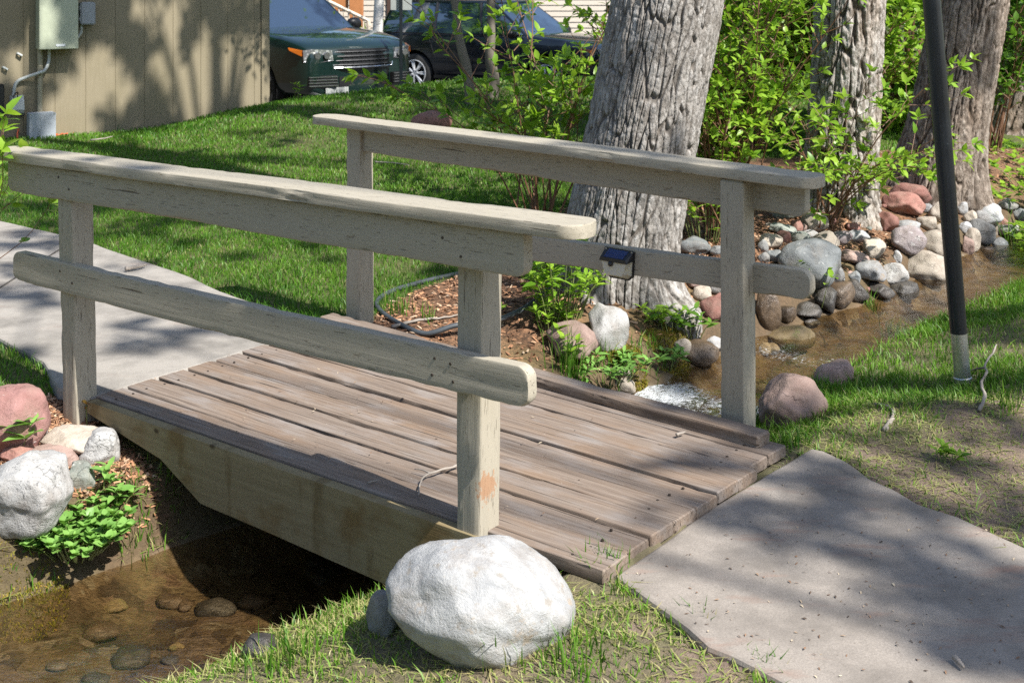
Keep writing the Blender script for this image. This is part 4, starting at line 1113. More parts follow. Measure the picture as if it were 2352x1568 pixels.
for d in [
 (530, 700, 480, 370, 'blue', 'largest blue-grey boulder in the bank, above the end of the lower rail', .25),
 (1530, 745, 365, 235, 'tan', 'pale tan oval boulder at the water just left of the black pole', .25),
 (1345, 515, 275, 235, 'purple', 'lumpy purple-grey stone beside the large tan one', .35),
 (1570, 530, 260, 225, 'tan', 'large smooth tan stone behind the oval one, left of the pole', .25),
 (1365, 110, 330, 165, 'red', 'long flat red slab on top of the rock pile', .55),
 (1300, 205, 290, 190, 'red', 'thick red block just below the long flat red slab', .6),
 (1165, 345, 185, 190, 'red', 'upright red wedge left of the rock pile', .6),
 (1360, 375, 200, 90, 'white', 'flat white stone under the red block', .3),
 (1515, 360, 150, 125, 'tan', 'round tan stone above the large smooth one', .2),
 (1610, 275, 150, 165, 'tan', 'pale stone touching the pole on its left near the top of the pile', .35),
 (1580, 165, 150, 90, 'pink', 'pinkish stone tucked behind the end of the flat red slab', .3),
 (1500, 225, 130, 80, 'white', 'white stone between the red block and the pole', .3),
 (1825, 245, 95, 130, 'white', 'white stone peeking out right of the pole, highest one', .3),
 (1890, 310, 110, 110, 'tan', 'small tan stone right of the pole under the highest white one', .3),
 (1845, 395, 95, 110, 'white', 'white stone against the right side of the pole halfway down the pile', .3),
 (2035, 290, 205, 170, 'white', 'egg-shaped white stone at the foot of the brown trunk', .2),
 (2175, 350, 80, 75, 'red', 'small round red stone right of the egg-shaped white one', .2),
 (1985, 440, 210, 240, 'grey', 'angular grey stone leaning right of the pole', .6),
 (1900, 510, 130, 190, 'tan', 'tan stone lying between the pole and the angular grey one', .4),
 (1865, 560, 90, 220, 'pink', 'pinkish stone right behind the pole near the water', .4),
 (1640, 430, 120, 110, 'tan', 'tan stone half behind the pole at mid height', .3),
 (1655, 640, 110, 90, 'wet', 'brown stone behind the right end of the tan oval boulder', .3),
 (2190, 425, 220, 115, 'green', 'green-grey flat stone at the right edge of the pile', .5),
 (2140, 545, 120, 105, 'blue', 'round blue-grey stone near the water on the far right', .2),
 (2210, 195, 145, 110, 'grey', 'grey stone under the leaves at the far right', .3),
 (2310, 290, 130, 105, 'blue', 'blue-grey stone behind the tall grass at the far right', .3),
 (2040, 610, 115, 90, 'wet', 'wet brown stone at the waterline below the round blue-grey one', .25),
 (2190, 612, 125, 85, 'wet', 'wet brown stone next to the tall grass at the far waterline', .25),
 (1040, 770, 265, 190, 'white', 'big angular white stone in the middle of the bank', .6),
 (1240, 815, 195, 190, 'granite', 'whitish blocky stone with a grass tuft left of the oval boulder', .6),
 (1050, 580, 185, 175, 'tan', 'pale tan stone above the big angular white one', .4),
 (920, 470, 155, 95, 'white', 'white stone at the foot of the pale trunk', .35),
 (770, 480, 175, 125, 'purple', 'brown and white stone left of the pale trunk foot', .35),
 (875, 390, 105, 80, 'red', 'small red stone against the pale trunk', .4),
 (700, 340, 70, 60, 'red', 'smallest red stone between tan stone and pale trunk', .3),
 (550, 345, 225, 175, 'tan', 'tan stone left of the pale trunk, upper row', .35),
 (270, 265, 205, 130, 'green', 'dark green-grey stone at the top left of the bank beside the post', .3),
 (265, 405, 210, 95, 'green', 'flat dark green and white stone right of the post', .3),
 (395, 390, 95, 115, 'red', 'small upright red stone next to the flat green one', .4),
 (460, 400, 60, 60, 'pink', 'tiny pinkish stone beside the tan stone in the upper row', .3),
 (415, 480, 145, 100, 'green', 'pale green-grey stone above the largest boulder', .3),
 (180, 510, 195, 125, 'tan', 'rounded tan-grey stone right beside the post', .25),
 (275, 480, 110, 120, 'red', 'dark red stone wedged left of the largest boulder', .4),
 (510, 450, 125, 72, 'white', 'flat white stone over the largest boulder', .25),
 (105, 560, 80, 105, 'grey', 'small round grey stone touching the post', .2),
 (200, 640, 155, 120, 'blue', 'blue-grey angular stone left of the largest boulder', .5),
 (112, 655, 90, 90, 'grey', 'grey cobble just above the end of the lower rail', .25),
 (640, 530, 220, 180, 'tan', 'brownish stone behind the top of the largest boulder', .35),
 (870, 645, 220, 130, 'pink', 'reddish flat stone under the drooping leaves', .4),
 (740, 800, 125, 130, 'grey', 'grey stone at the right foot of the largest boulder', .3),
 (895, 820, 110, 105, 'blue', 'blue-grey stone left of the big angular white one', .4),
 (1262, 650, 62, 100, 'white', 'narrow white pebble standing between the two rock groups', .3),
 (745, 975, 280, 220, 'wet', 'brown pear-shaped wet boulder at the waterline', .3),
 (905, 945, 195, 165, 'dark', 'dark brown wet stone right of the pear-shaped boulder', .35),
 (1100, 935, 210, 135, 'dark', 'dark wedge-shaped wet stone below the white stones', .55),
 (1315, 930, 230, 145, 'dark', 'black rounded wet stone lying in the water', .25),
 (630, 1020, 215, 205, 'dark', 'angular dark slate stone left of the pear-shaped boulder', .65),
 (300, 1140, 155, 145, 'wet', 'round glossy brown stone in the water beside the post', .2),
 (470, 1110, 230, 130, 'dark', 'dark wet stone between the glossy brown one and the slate', .4),
 (140, 1130, 190, 400, 'wet', 'tall orange-brown wet boulder directly behind the post', .25),
 (330, 1335, 330, 200, 'moss', 'broad mossy tan rock that the water runs over', .35),
 (115, 1445, 110, 95, 'tan', 'tan cobble in the water right of the post', .25),
 (520, 1210, 130, 70, 'dark', 'small dark stone breaking the water above the mossy rock', .3),
]: rock(*z8(*d[:4]), d[4], d[5], d[6])
for d in [
 (910, 1265, 315, 380, 'granite', 'speckled grey-white angular rock leaning by the big trunk', .6),
 (650, 1385, 430, 300, 'pink', 'dull red-brown boulder beside the speckled angular rock', .4),
 (1670, 560, 300, 160, 'blue', 'long blue-grey stone between the big trunk and the post', .35),
 (1885, 600, 130, 105, 'blue', 'small blue-grey stone left of the post above the lower rail', .3),
 (1740, 965, 145, 150, 'tan', 'cream egg-shaped stone right of the trunk roots', .15),
 (1855, 1080, 215, 240, 'red', 'dark red stone below the cream egg-shaped one', .55),
 (1690, 850, 220, 95, 'pink', 'flat pink stone under the lower rail right of the trunk', .45),
 (1870, 920, 160, 115, 'grey', 'grey stone half hidden by the post below the lower rail', .3),
 (1850, 1395, 170, 115, 'white', 'white stone at the left of the post by the water', .3),
 (1720, 1475, 270, 180, 'wet', 'wet brown stone at the water edge below the roots', .35),
 (1565, 1440, 125, 145, 'tan', 'narrow tan stone beside the mossy bank', .35),
 (2330, 1420, 120, 80, 'tan', 'pale cobble seen just right of the post at the water', .2),
 (1055, 1645, 135, 95, 'tan', 'small tan stone among weeds just behind the curb', .3),
 (1070, 1755, 160, 115, 'tan', 'brown-tan stone touching the curb by the rushing water', .3),
]: rock(*z7(*d[:4]), d[4], d[5], d[6])
for d in [
 (140, 690, 500, 560, 'redw', 'big red boulder with white lichen beside the near left post', -.1),
 (640, 860, 470, 265, 'tan', 'flat angular tan stone perched on the left bank', .7),
 (855, 915, 320, 265, 'granite', 'black and white stone under the flat angular tan one', .3),
 (440, 995, 380, 230, 'pink', 'dusty red rounded stone above the white granite boulder', .25),
 (170, 975, 240, 150, 'red', 'red shard wedged beside the dusty red rounded stone', .6),
 (215, 1265, 700, 600, 'granite', 'white granite boulder with black specks at the left edge', .4),
 (690, 1195, 220, 265, 'green', 'cracked pale stone right of the white granite boulder', .5),
]: rock(*zl(*d[:4]), d[4], d[5], d[6], sub=5)
rock(1110, 1380, 414, 280, 'white', 'large white boulder in front of the near right post', .12, seed=12, sub=5, deep=.8, name='boulder', cat='boulder', group=None)
rock(882, 1418, 70, 90, 'grey', 'small grey stone half hidden behind the large white boulder', .3)
rock(1808, 932, 138, 110, 'pink', 'rounded pinkish boulder in the grass beside the far right post', .3, sub=5)
rock(1922, 860, 82, 58, 'pink', 'tan pointed stone at the stream edge in front of the mound', .5)
rock(990, 286, 90, 62, 'red', 'dark red boulder on the lawn behind the far handrail', .0, seed=5, group=None)
rock(600, 1482, 70, 44, 'dark', 'black stone in the stream at the grassy bank', .3)
# loose cobbles in the gaps of the bank and on the stream bed
rs = np.random.default_rng(4)
def pebble(p, r, kind, label, group, flat=.7):
    V, Fs = rock_shape(r, r * rs.uniform(.7, 1.1), r * flat, int(rs.integers(9999)), .25, 3)
    o = mesh('pebble', V, [Fs], RM[kind], smooth=True); o.location = p; tag(o, label, 'pebble', group)
n = 0
while n < 34:
    px, py = rs.uniform(1760, 2330), rs.uniform(450, 690)
    p = G(px, py); d, zw, hw, sg, par = stream_at(p[0:1], p[1:2])
    if d[0] - hw[0] < .03 or d[0] - hw[0] > 1.3 or sg[0] < 0 and False: continue
    pebble(p + [0, 0, .005], rs.uniform(.014, .034), ['tan', 'grey', 'red', 'green', 'white', 'pink'][int(rs.integers(6))], 'small cobble filling a gap between the bigger bank stones', 'cobbles between the bank stones'); n += 1
n = 0
while n < 34:
    px, py = (rs.uniform(0, 900), rs.uniform(1220, 1568)) if n < 36 else (rs.uniform(1380, 2330), rs.uniform(600, 940))
    i = rs.integers(0, 2); p = at_z(px, py, -.52 if n < 36 else -.36); d, zw, hw, sg, par = stream_at(p[0:1], p[1:2])
    n += 1
    if d[0] > hw[0] - .06: continue
    p[2] = Hs(p[0], p[1]) + .005
    pebble(p, rs.uniform(.03, .08), ['wet', 'dark', 'wet', 'moss', 'dark'][int(rs.integers(5))], 'brown cobble lying under the water on the stream bed', 'cobbles on the stream bed', .45)
# ------------------------------------------------------------------ grass
def blades(x, y, h, w, tint, seed, bend=.5, flat=0.0):
    r = np.random.default_rng(seed); n = len(x); z = H(x, y) - .004
    a = r.uniform(0, 6.283, n); sx, sy = np.cos(a), np.sin(a)
    b = r.uniform(0, 6.283, n); k = h * bend * r.random(n); bx, by = np.cos(b) * k, np.sin(b) * k
    if flat: h = h * (1 - flat)
    def P(t, s): return np.stack([x + bx * t * t + sx * w * s, y + by * t * t + sy * w * s, z + h * t * (1 - .18 * t)], -1)
    V = np.stack([P(0, -.5), P(0, .5), P(.55, -.42), P(.55, .42), P(1, 0)], 1).reshape(-1, 3)
    i = np.arange(n)[:, None] * 5
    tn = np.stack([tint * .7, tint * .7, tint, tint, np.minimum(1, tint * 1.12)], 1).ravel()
    return V, [i + np.array([[0, 1, 3, 2]]), i + np.array([[2, 3, 4]])], tn
def scatter(x0, x1, y0, y1, dens, seed):
    r = np.random.default_rng(seed); n = int((x1 - x0) * (y1 - y0) * dens); return r.uniform(x0, x1, n), r.uniform(y0, y1, n), r
def infr(x, y, m=130, top=-200):
    px = CX + F * x / y; return (px > -m) & (px < 2352 + m)
def grass():
    # lawn beyond the path
    X, Y, Hh, Wd, T = [], [], [], [], []
    for y0, y1, dens, w in [(4.6, 9, 5200, .0045), (9, 12, 2600, .007), (12, 16.2, 1500, .010)]:
        x, y, r = scatter(-6.5, 4.5, y0, y1, dens, int(y0 * 10))
        s, t = x * U[0] + y * U[1], x * W_[0] + y * W_[1]
        mul, dirt, e, sg, par = zones(x, y)
        k = (sg > 0) & ~mul & ~inpoly(x, y, PATH_L) & (e > .25) & infr(x, y) & ~((s > S0 - .02) & (s < S1) & (t < 4.25) & (t > 2.75))
        # nothing behind the siding
        k &= ((x - WC[0]) * WOUT[0] + (y - WC[1]) * WOUT[1] > .02) | (x > WC[0] + .1)
        k &= (y > 4.6) & ~((t < 2.95) & (s > -4.5))
        k &= n2(x, y, 1.7, 31) + .9 > r.random(len(x)) * .75
        x, y = x[k], y[k]; n = len(x)
        h = .046 * (1 + .45 * n2(x, y, 2.5, 33)) * r.uniform(.6, 1.3, n); h = np.where(r.random(n) < .01, h * 1.9, h)
        tn = np.clip(.34 + .30 * n2(x, y, 1.2, 35) + .3 * n2(x, y, 6, 36) + r.normal(0, .13, n), 0, .82)
        straw = r.random(n) < .07 + .22 * sstep(.15, .5, n2(x, y, 1.6, 38))
        tn = np.where(straw, r.uniform(.86, 1, n), tn); h = np.where(straw, h * .6, h)
        X.append(x); Y.append(y); Hh.append(h); Wd.append(np.full(n, w)); T.append(tn)
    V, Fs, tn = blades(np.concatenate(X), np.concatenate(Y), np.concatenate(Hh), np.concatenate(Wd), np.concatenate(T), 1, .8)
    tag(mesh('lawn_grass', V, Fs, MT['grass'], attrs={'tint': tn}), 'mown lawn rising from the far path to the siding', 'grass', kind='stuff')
    # mound and near bank
    X, Y, Hh, T = [], [], [], []
    for y0, y1, dens in [(2.2, 4.2, 15000), (4.2, 9.5, 8500)]:
        x, y, r = scatter(-1.6, 4.6, y0, y1, dens, int(y0 * 77))
        k = infr(x, y, 60); x, y = x[k], y[k]
        mul, dirt, e, sg, par = zones(x, y)
        s, t = x * U[0] + y * U[1], x * W_[0] + y * W_[1]
        onb = (s > S0) & (s < S1 + .02) & (t > 2.79) & (t < 4.02 + .1)
        k = (sg < 0) & (e > .05) & ~inpoly(x, y, SLAB) & ~onb
        x, y, dirt, e = x[k], y[k], dirt[k], e[k]
        slabd, _, _ = polydist(x, y, SLAB, True)
        edge = sstep(.10, .02, slabd)
        right = x * .5 + y * .86 > 4.2                        # beyond the slab: lush near the stream, thin towards the frame
        lush = np.where((y > 4.3) | (x > 2.4), sstep(.95, .2, np.minimum(e, np.hypot(x - 1.75, y - 5.15) * 1.1)), .0)
        base = np.where(right, .26 + .74 * lush, .34 + .36 * sstep(.55, .1, e))
        patch = sstep(-.35, .35, n2(x, y, 3.2, 51) + .5 * n2(x, y, 11, 52))
        p = np.clip(base * (.35 + .9 * patch), 0, 1) * (1 - .93 * dirt) + edge * .28 * sstep(-.1, .3, n2(x, y, 5, 55))
        rr = r.random(len(x)) < p
        x, y, e, lush = x[rr], y[rr], e[rr], lush[rr]; n = len(x)
        ri = x * .5 + y * .86 > 4.2
        h = (.036 + .014 * lush) * (1 + .5 * n2(x, y, 6, 56)) * r.uniform(.45, 1.5, n)
        tn = np.clip(.50 + .28 * n2(x, y, 3, 57) + r.normal(0, .15, n), .02, .80)
        st = r.random(n) < np.where(lush > .5, .10, .50) + .25 * sstep(0, .4, n2(x, y, 4, 58)) * (lush < .5)
        tn = np.where(st, r.uniform(.84, 1, n), tn); h = np.where(st, h * .7, h)
        X.append(x); Y.append(y); Hh.append(h); T.append(tn)
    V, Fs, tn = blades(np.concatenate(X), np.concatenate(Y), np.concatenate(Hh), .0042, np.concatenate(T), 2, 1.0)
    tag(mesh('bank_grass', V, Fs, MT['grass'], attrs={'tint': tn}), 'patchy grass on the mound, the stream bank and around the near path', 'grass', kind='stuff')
    # dry straw lying on the thin spots
    x, y, r = scatter(-1.2, 3.6, 2.2, 5.2, 5200, 91)
    mul, dirt, e, sg, par = zones(x, y)
    s, t = x * U[0] + y * U[1], x * W_[0] + y * W_[1]
    k = infr(x, y, 60) & (sg < 0) & (e > .06) & ~inpoly(x, y, SLAB) & ~((s > S0) & (s < S1 + .02) & (t > 2.79) & (t < 4.1)) & (n2(x, y, 4, 61) > -.25)
    x, y = x[k], y[k]; n = len(x)
    xl, yl, r2 = scatter(-2.2, -.9, 3.7, 4.75, 9500, 92); m2, d2, e2, s2, p2 = zones(xl, yl)
    k = (s2 > 0) & (e2 > -.01) & (e2 < .42) & (n2(xl, yl, 4, 62) > -.3); xl, yl = xl[k], yl[k]
    x = np.concatenate([x, xl]); y = np.concatenate([y, yl]); n = len(x)
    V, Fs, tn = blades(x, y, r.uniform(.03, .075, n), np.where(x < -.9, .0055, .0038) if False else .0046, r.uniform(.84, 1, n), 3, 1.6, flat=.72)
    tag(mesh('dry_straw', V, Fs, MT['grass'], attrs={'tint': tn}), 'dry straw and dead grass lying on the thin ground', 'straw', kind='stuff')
grass()

def tuft(px, py, n, h, spread, label, seed, width=.0045, tint=.35, at=None, name='grass_tuft', cat='grass', bend=.6):
    p = at if at is not None else G(px, py); r = np.random.default_rng(seed)
    x = p[0] + r.normal(0, spread * .4, n); y = p[1] + r.normal(0, spread * .4, n)
    hh = h * r.uniform(.4, 1.1, n); tn = np.clip(r.normal(tint, .14, n), .05, .8); tn = np.where(r.random(n) < .12, .95, tn)
    V, Fs, tn = blades(x, y, hh, width, tn, seed, bend)
    # four-segment arching blades read better near the lens
    tag(mesh(name, V, Fs, MT['grass'], attrs={'tint': tn}, loc=tuple(p)), label, cat, 'grass tufts')
for i, d in enumerate([
 (1075, 1232, 60, .24, .10, 'tall thin grass at the foot of the near right post, left side'), (1165, 1238, 90, .12, .14, 'short grass tuft at the right foot of the near right post'), (1225, 1262, 80, .11, .10, 'grass creeping over the deck edge right of the near right post'), (1300, 1285, 80, .10, .10, 'grass along the deck edge above the large white boulder'), (1385, 1308, 80, .09, .09, 'grass in the corner where deck and near path meet'),
 (1310, 865, 80, .30, .09, 'iris-like grass clump behind the curb beside the red-brown boulder'), (1755, 985, 130, .13, .13, 'grass tuft around the foot of the far right post'),
 (1800, 1030, 90, .10, .12, 'grass growing over the corner between deck and near path'), (1150, 1500, 26, .16, .10, 'sparse dark blades standing against the large white boulder'),
 (1330, 1515, 70, .10, .12, 'grass tuft at the right foot of the large white boulder'), (1610, 1440, 34, .09, .05, 'small spiky tuft at the left edge of the near path'),
 (1765, 1555, 50, .09, .06, 'spiky tuft where the near path leaves the bottom of the photo'), (985, 1440, 40, .12, .08, 'tuft in the shade left of the large white boulder'),
 (905, 1340, 60, .13, .14, 'long blades overhanging the water by the side beam'), (640, 1520, 70, .12, .13, 'blades leaning over the stream at the bottom edge'),
 (2075, 770, 110, .13, .16, 'sunlit long grass on the crest of the mound by the pole'), (1880, 905, 90, .12, .16, 'grass at the waterline between pinkish boulder and pointed stone'),
 (2340, 590, 46, .36, .14, 'tall reedy grass by the water at the right edge'), (2325, 690, 110, .12, .18, 'dark lush grass sloping to the water at the right edge'),
 (2315, 940, 40, .13, .07, 'dark spiky tuft beside the dead stick on the mound'), (905, 718, 70, .15, .12, 'wild grass behind the far left post'), (985, 735, 24, .13, .05, 'young blades in the wood mulch by the hose'),
 (238, 895, 12, .08, .05, 'few blades at the corner of far path and deck'), (1470, 820, 30, .10, .1, 'weedy blades on the mossy bank'), (1690, 690, 14, .2, .08, 'blades by the far right post above the water'),
 (1395, 845, 60, .14, .10, 'tangled grass behind the curb under the big trunk'), (1500, 800, 40, .09, .08, 'yellowing grass on the mossy slope'), (325, 1175, 46, .09, .10, 'dry and green blades on the left bank by the side beam'), (300, 1235, 40, .10, .08, 'long blades trailing from the left bank into the stream'), (70, 1300, 60, .07, .13, 'short grass on the mossy edge of the left bank'), (395, 1135, 26, .06, .06, 'few blades in the shade of the side beam'),
 (1995, 700, 40, .12, .06, 'little grass tuft between the white bank stones'), (1650, 1275, 10, .06, .04, 'tiny tuft in the deck seam near the path'), (1350, 1255, 16, .05, .04, 'tiny tuft sprouting from a deck board seam')]):
    at = None
    if 'deck' in d[5] and ('seam' in d[5]):
        at = at_z(d[0], d[1], 0.0)
    tuft(*d[:5], d[5], 200 + i, at=at, tint=.30 if i not in (12,) else .55)

# ------------------------------------------------------------------ wood mulch
def chips():
    r = np.random.default_rng(5); X, Y = [], []
    for (x0, x1, y0, y1, n) in [(-.9, 2.4, 5.2, 9.0, 15000), (-2.3, -.9, 4.1, 4.95, 22000), (2.2, 6, 7.2, 11, 4000)]:
        x, y = r.uniform(x0, x1, n), r.uniform(y0, y1, n); mul, d, e, sg, par = zones(x, y)
        s, t = x * U[0] + y * U[1], x * W_[0] + y * W_[1]
        k = mul & (e > .08) & (t > np.where(s > -4.2, 4.2, 0)) | (mul & (t < 2.83) & (e > .03))
        k &= r.random(n) < np.clip(.35 + 1.2 * e, 0, 1)
        X.append(x[k]); Y.append(y[k])
    x, y = np.concatenate(X), np.concatenate(Y); n = len(x); z = H(x, y) + r.uniform(0, .012, n)
    D = np.stack([r.normal(size=n), r.normal(size=n), r.normal(0, .35, n)], -1); D /= np.linalg.norm(D, axis=1)[:, None]
    N = np.stack([r.normal(0, .5, n), r.normal(0, .5, n), np.ones(n)], -1); S = np.cross(D, N); S /= np.linalg.norm(S, axis=1)[:, None]; N = np.cross(S, D)
    L = r.uniform(.012, .04, n)[:, None]; W2 = r.uniform(.003, .008, n)[:, None]; T2 = .002
    P = np.stack([x, y, z], -1)
    V = np.stack([P - D * L * .5 - S * W2, P + D * L * .5 - S * W2 * .6, P + D * L * .5 + S * W2 * .6, P - D * L * .5 + S * W2, P + N * .004 + D * L * .1], 1).reshape(-1, 3)
    i = np.arange(n)[:, None] * 5
    m = Mat('wood_chips'); t = m.attr('tint')
    m.set(Base_Color=m.ramp(t, [(0, (.10, .055, .032)), (.4, (.25, .12, .06)), (.75, (.42, .22, .115)), (1, (.48, .36, .25))]), Roughness=.85)
    o = mesh('wood_mulch', V, [np.concatenate([i + np.array([[a, b, 4]]) for a, b in ((0, 1), (1, 2), (2, 3), (3, 0))])], m.m, attrs={'tint': np.repeat(r.random(n), 5)})
    tag(o, 'reddish wood chip mulch on the banks beside the bridge', 'mulch', kind='stuff')
chips()

# ------------------------------------------------------------------ small leafy plants
def plant(name, label, cat, p, n, h, spread, leaf, wide, mat, seed, stem='stem_green', curl=.3, group=None, per=5, terminal=True):
    r = np.random.default_rng(seed); t = empty(name, tuple(p), label, cat, group); g = Geo(); P, D, N, L, T = [], [], [], [], []
    for s in range(n):
        a = r.uniform(0, 6.28); q = spread * r.random() ** .5; hh = h * r.uniform(.55, 1.1) * (1 - .35 * (q / spread) ** 2)
        b = p + np.array([math.cos(a) * q * .45, math.sin(a) * q * .45, -.01]); e = p + np.array([math.cos(a) * q, math.sin(a) * q, hh])
        pts = spline([b, (b + e) / 2 + np.array([0, 0, hh * .15]), e], 6); g.tube(pts, np.linspace(.003, .0012, 6), 4, cap=False)
        for k in range(per):
            f = .35 + .65 * (k + 1) / per; i = min(4, int(f * 5)); c = pts[i] + (pts[min(5, i + 1)] - pts[i]) * (f * 5 - i); b2 = r.uniform(0, 6.28)
            P.append(c); D.append([math.cos(b2), math.sin(b2), r.uniform(.1, .8)]); N.append([r.normal() * .3, r.normal() * .3, 1]); L.append(leaf * r.uniform(.6, 1.2)); T.append(np.clip(r.normal(.5, .2), 0, 1))
        if terminal:
            for k in range(3):
                b2 = k * 2.1 + a; P.append(e); D.append([math.cos(b2), math.sin(b2), .9]); N.append([-math.cos(b2), -math.sin(b2), .6]); L.append(leaf * r.uniform(.6, 1)); T.append(np.clip(r.normal(.7, .15), 0, 1))
    L = np.array(L); V, Fs, tn = leaves(np.array(P), np.array(D, float), np.array(N, float), L, L * wide, np.array(T), curl=curl)
    g.make('stems', MT[stem], t); mesh('leaves', V, Fs, MT[mat], t, attrs={'tint': tn})
plant('leafy_weed', 'bright bushy weed by the left foot of the big leaning trunk', 'plant', G(1285, 728), 46, .40, .24, .085, .30, 'leaf', 61, per=6)
plant('leafy_weed', 'low leafy shoot in front of the bushy weed, over the hose', 'plant', G(1262, 760), 10, .16, .10, .07, .34, 'leaf', 62)
plant('cress_clump', 'dense clump of round bright leaves hanging over the stream at the left', 'plant', G(178, 1262), 120, .13, .19, .036, .78, 'cress', 63, per=5, curl=.1)
plant('leafy_weed', 'two-leaved sprout beside the cracked pale stone', 'plant', G(235, 1120), 3, .07, .06, .06, .42, 'cress', 64, per=3)
plant('leafy_weed', 'broad-leaved sprouts above the cress clump', 'plant', G(262, 1165), 5, .07, .09, .06, .45, 'cress', 65, per=3)
plant('leafy_weed', 'large rounded leaf plant growing between the red boulder and the granite one', 'plant', G(35, 1045), 4, .16, .07, .10, .55, 'cress', 66, per=1)
plant('seedling', 'orange-leaved seedling in front of the near left post', 'plant', G(200, 985), 1, .12, .012, .035, .5, 'straw_leaf', 67, per=2) if 'straw_leaf' in MT else None
plant('leafy_weed', 'small weed at the foot of the trunk roots', 'plant', G(1590, 770), 9, .14, .10, .07, .42, 'leaf_deep', 68, per=3)
plant('leafy_weed', 'pale weed beside the dark trunk-foot weed', 'plant', G(1545, 765), 7, .13, .09, .07, .4, 'leaf', 69, per=3)
plant('leafy_weed', 'feathery weeds just behind the curb by the rushing water', 'plant', G(1400, 875), 22, .12, .22, .06, .32, 'cress', 70, per=4)
plant('leafy_weed', 'weed beside the red-brown boulder behind the curb', 'plant', G(1300, 835), 10, .16, .12, .06, .5, 'leaf', 71, per=3)
plant('leafy_weed', 'single low weed in the bare dirt right of the near path', 'plant', G(2170, 1062), 5, .05, .06, .05, .4, 'leaf', 72, per=3)
plant('leafy_weed', 'green shoots behind the far right post in the mulch', 'plant', G(1620, 560), 16, .40, .22, .08, .36, 'leaf', 73, per=4)
plant('leafy_weed', 'weed growing by the end of the lower rail', 'plant', G(1870, 700), 7, .22, .14, .085, .42, 'leaf', 74, per=2)
plant('leafy_weed', 'weed shoots in the lawn at the edge of the parked green car', 'plant', G(682, 232), 4, .20, .05, .08, .3, 'leaf', 75, per=3)
plant('leafy_weed', 'yellowish weed on the lawn beneath the slim sapling', 'plant', G(916, 262), 8, .22, .14, .07, .35, 'leaf', 76, per=3)
plant('leafy_weed', 'weeds around the foot of the stockier sapling', 'plant', G(1165, 330), 18, .28, .35, .08, .35, 'leaf', 77, per=4)
p = np.array([-2.27, 5.05, 0]); p[2] = Hs(p[0], p[1])
shrub('young_shrub', 'yellow-green leafy shoots entering at the left edge above the path', 'shrub', p, 9, .98, .28, 78, leaf=.085, wide=.5, pairs=3, twigs=3, zmin=.45, fill=.7, thick=.005)
for i, (x, y, s, lb) in enumerate([(4.1, 9.6, .8, 'green ground cover at the foot of the right brown trunk'), (4.9, 10.4, .9, 'green ground cover at the right edge below the far brown trunk'), (3.9, 8.6, .45, 'low leafy weeds between the brown trunk and the tall reedy grass')]):
    plant('ground_cover', lb, 'plant', np.array([x, y, Hs(x, y)]), 130, .26, s, .075, .55, 'leaf', 80 + i, per=4)
plant('leafy_weed', 'pale serrated weed between mossy bank and curb', 'plant', G(1460, 850), 12, .10, .13, .065, .36, 'cress', 90, per=4)
plant('leafy_weed', 'small rosette of weed on the bare bank under the solar light', 'plant', G(1500, 745), 7, .08, .10, .06, .4, 'leaf', 91, per=3)
plant('leafy_weed', 'weed sprig at the waterline below the mossy bank', 'plant', G(1530, 845), 8, .12, .10, .05, .4, 'cress', 92, per=4)
plant('leafy_weed', 'thin weeds in the mulch in front of the hose loop', 'plant', G(1110, 745), 6, .12, .10, .05, .35, 'leaf', 93, per=3)
# moss cushions on the bank by the roots
for i, (px, py, r0, lb) in enumerate([(1530, 810, .12, 'yellow-green moss cushion above the brown stream pool'), (1440, 830, .10, 'moss cushion beside the speckled angular rock'), (1570, 770, .11, 'orange-tinged moss under the trunk roots'), (40, 1350, .17, 'mossy bank edge at the left below the granite boulder')]):
    p = G(px, py); r = np.random.default_rng(i); n = 2600
    a = r.uniform(0, 6.28, n); q = r0 * r.random(n) ** .5
    V, Fs, tn = blades(p[0] + np.cos(a) * q, p[1] + np.sin(a) * q * .8, r.uniform(.010, .022, n), .004, r.uniform(.3, 1, n), i + 5, 1.0)
    tag(mesh('moss', V, Fs, MT['moss'], attrs={'tint': tn}, loc=tuple(p)), lb, 'moss', 'moss cushions')
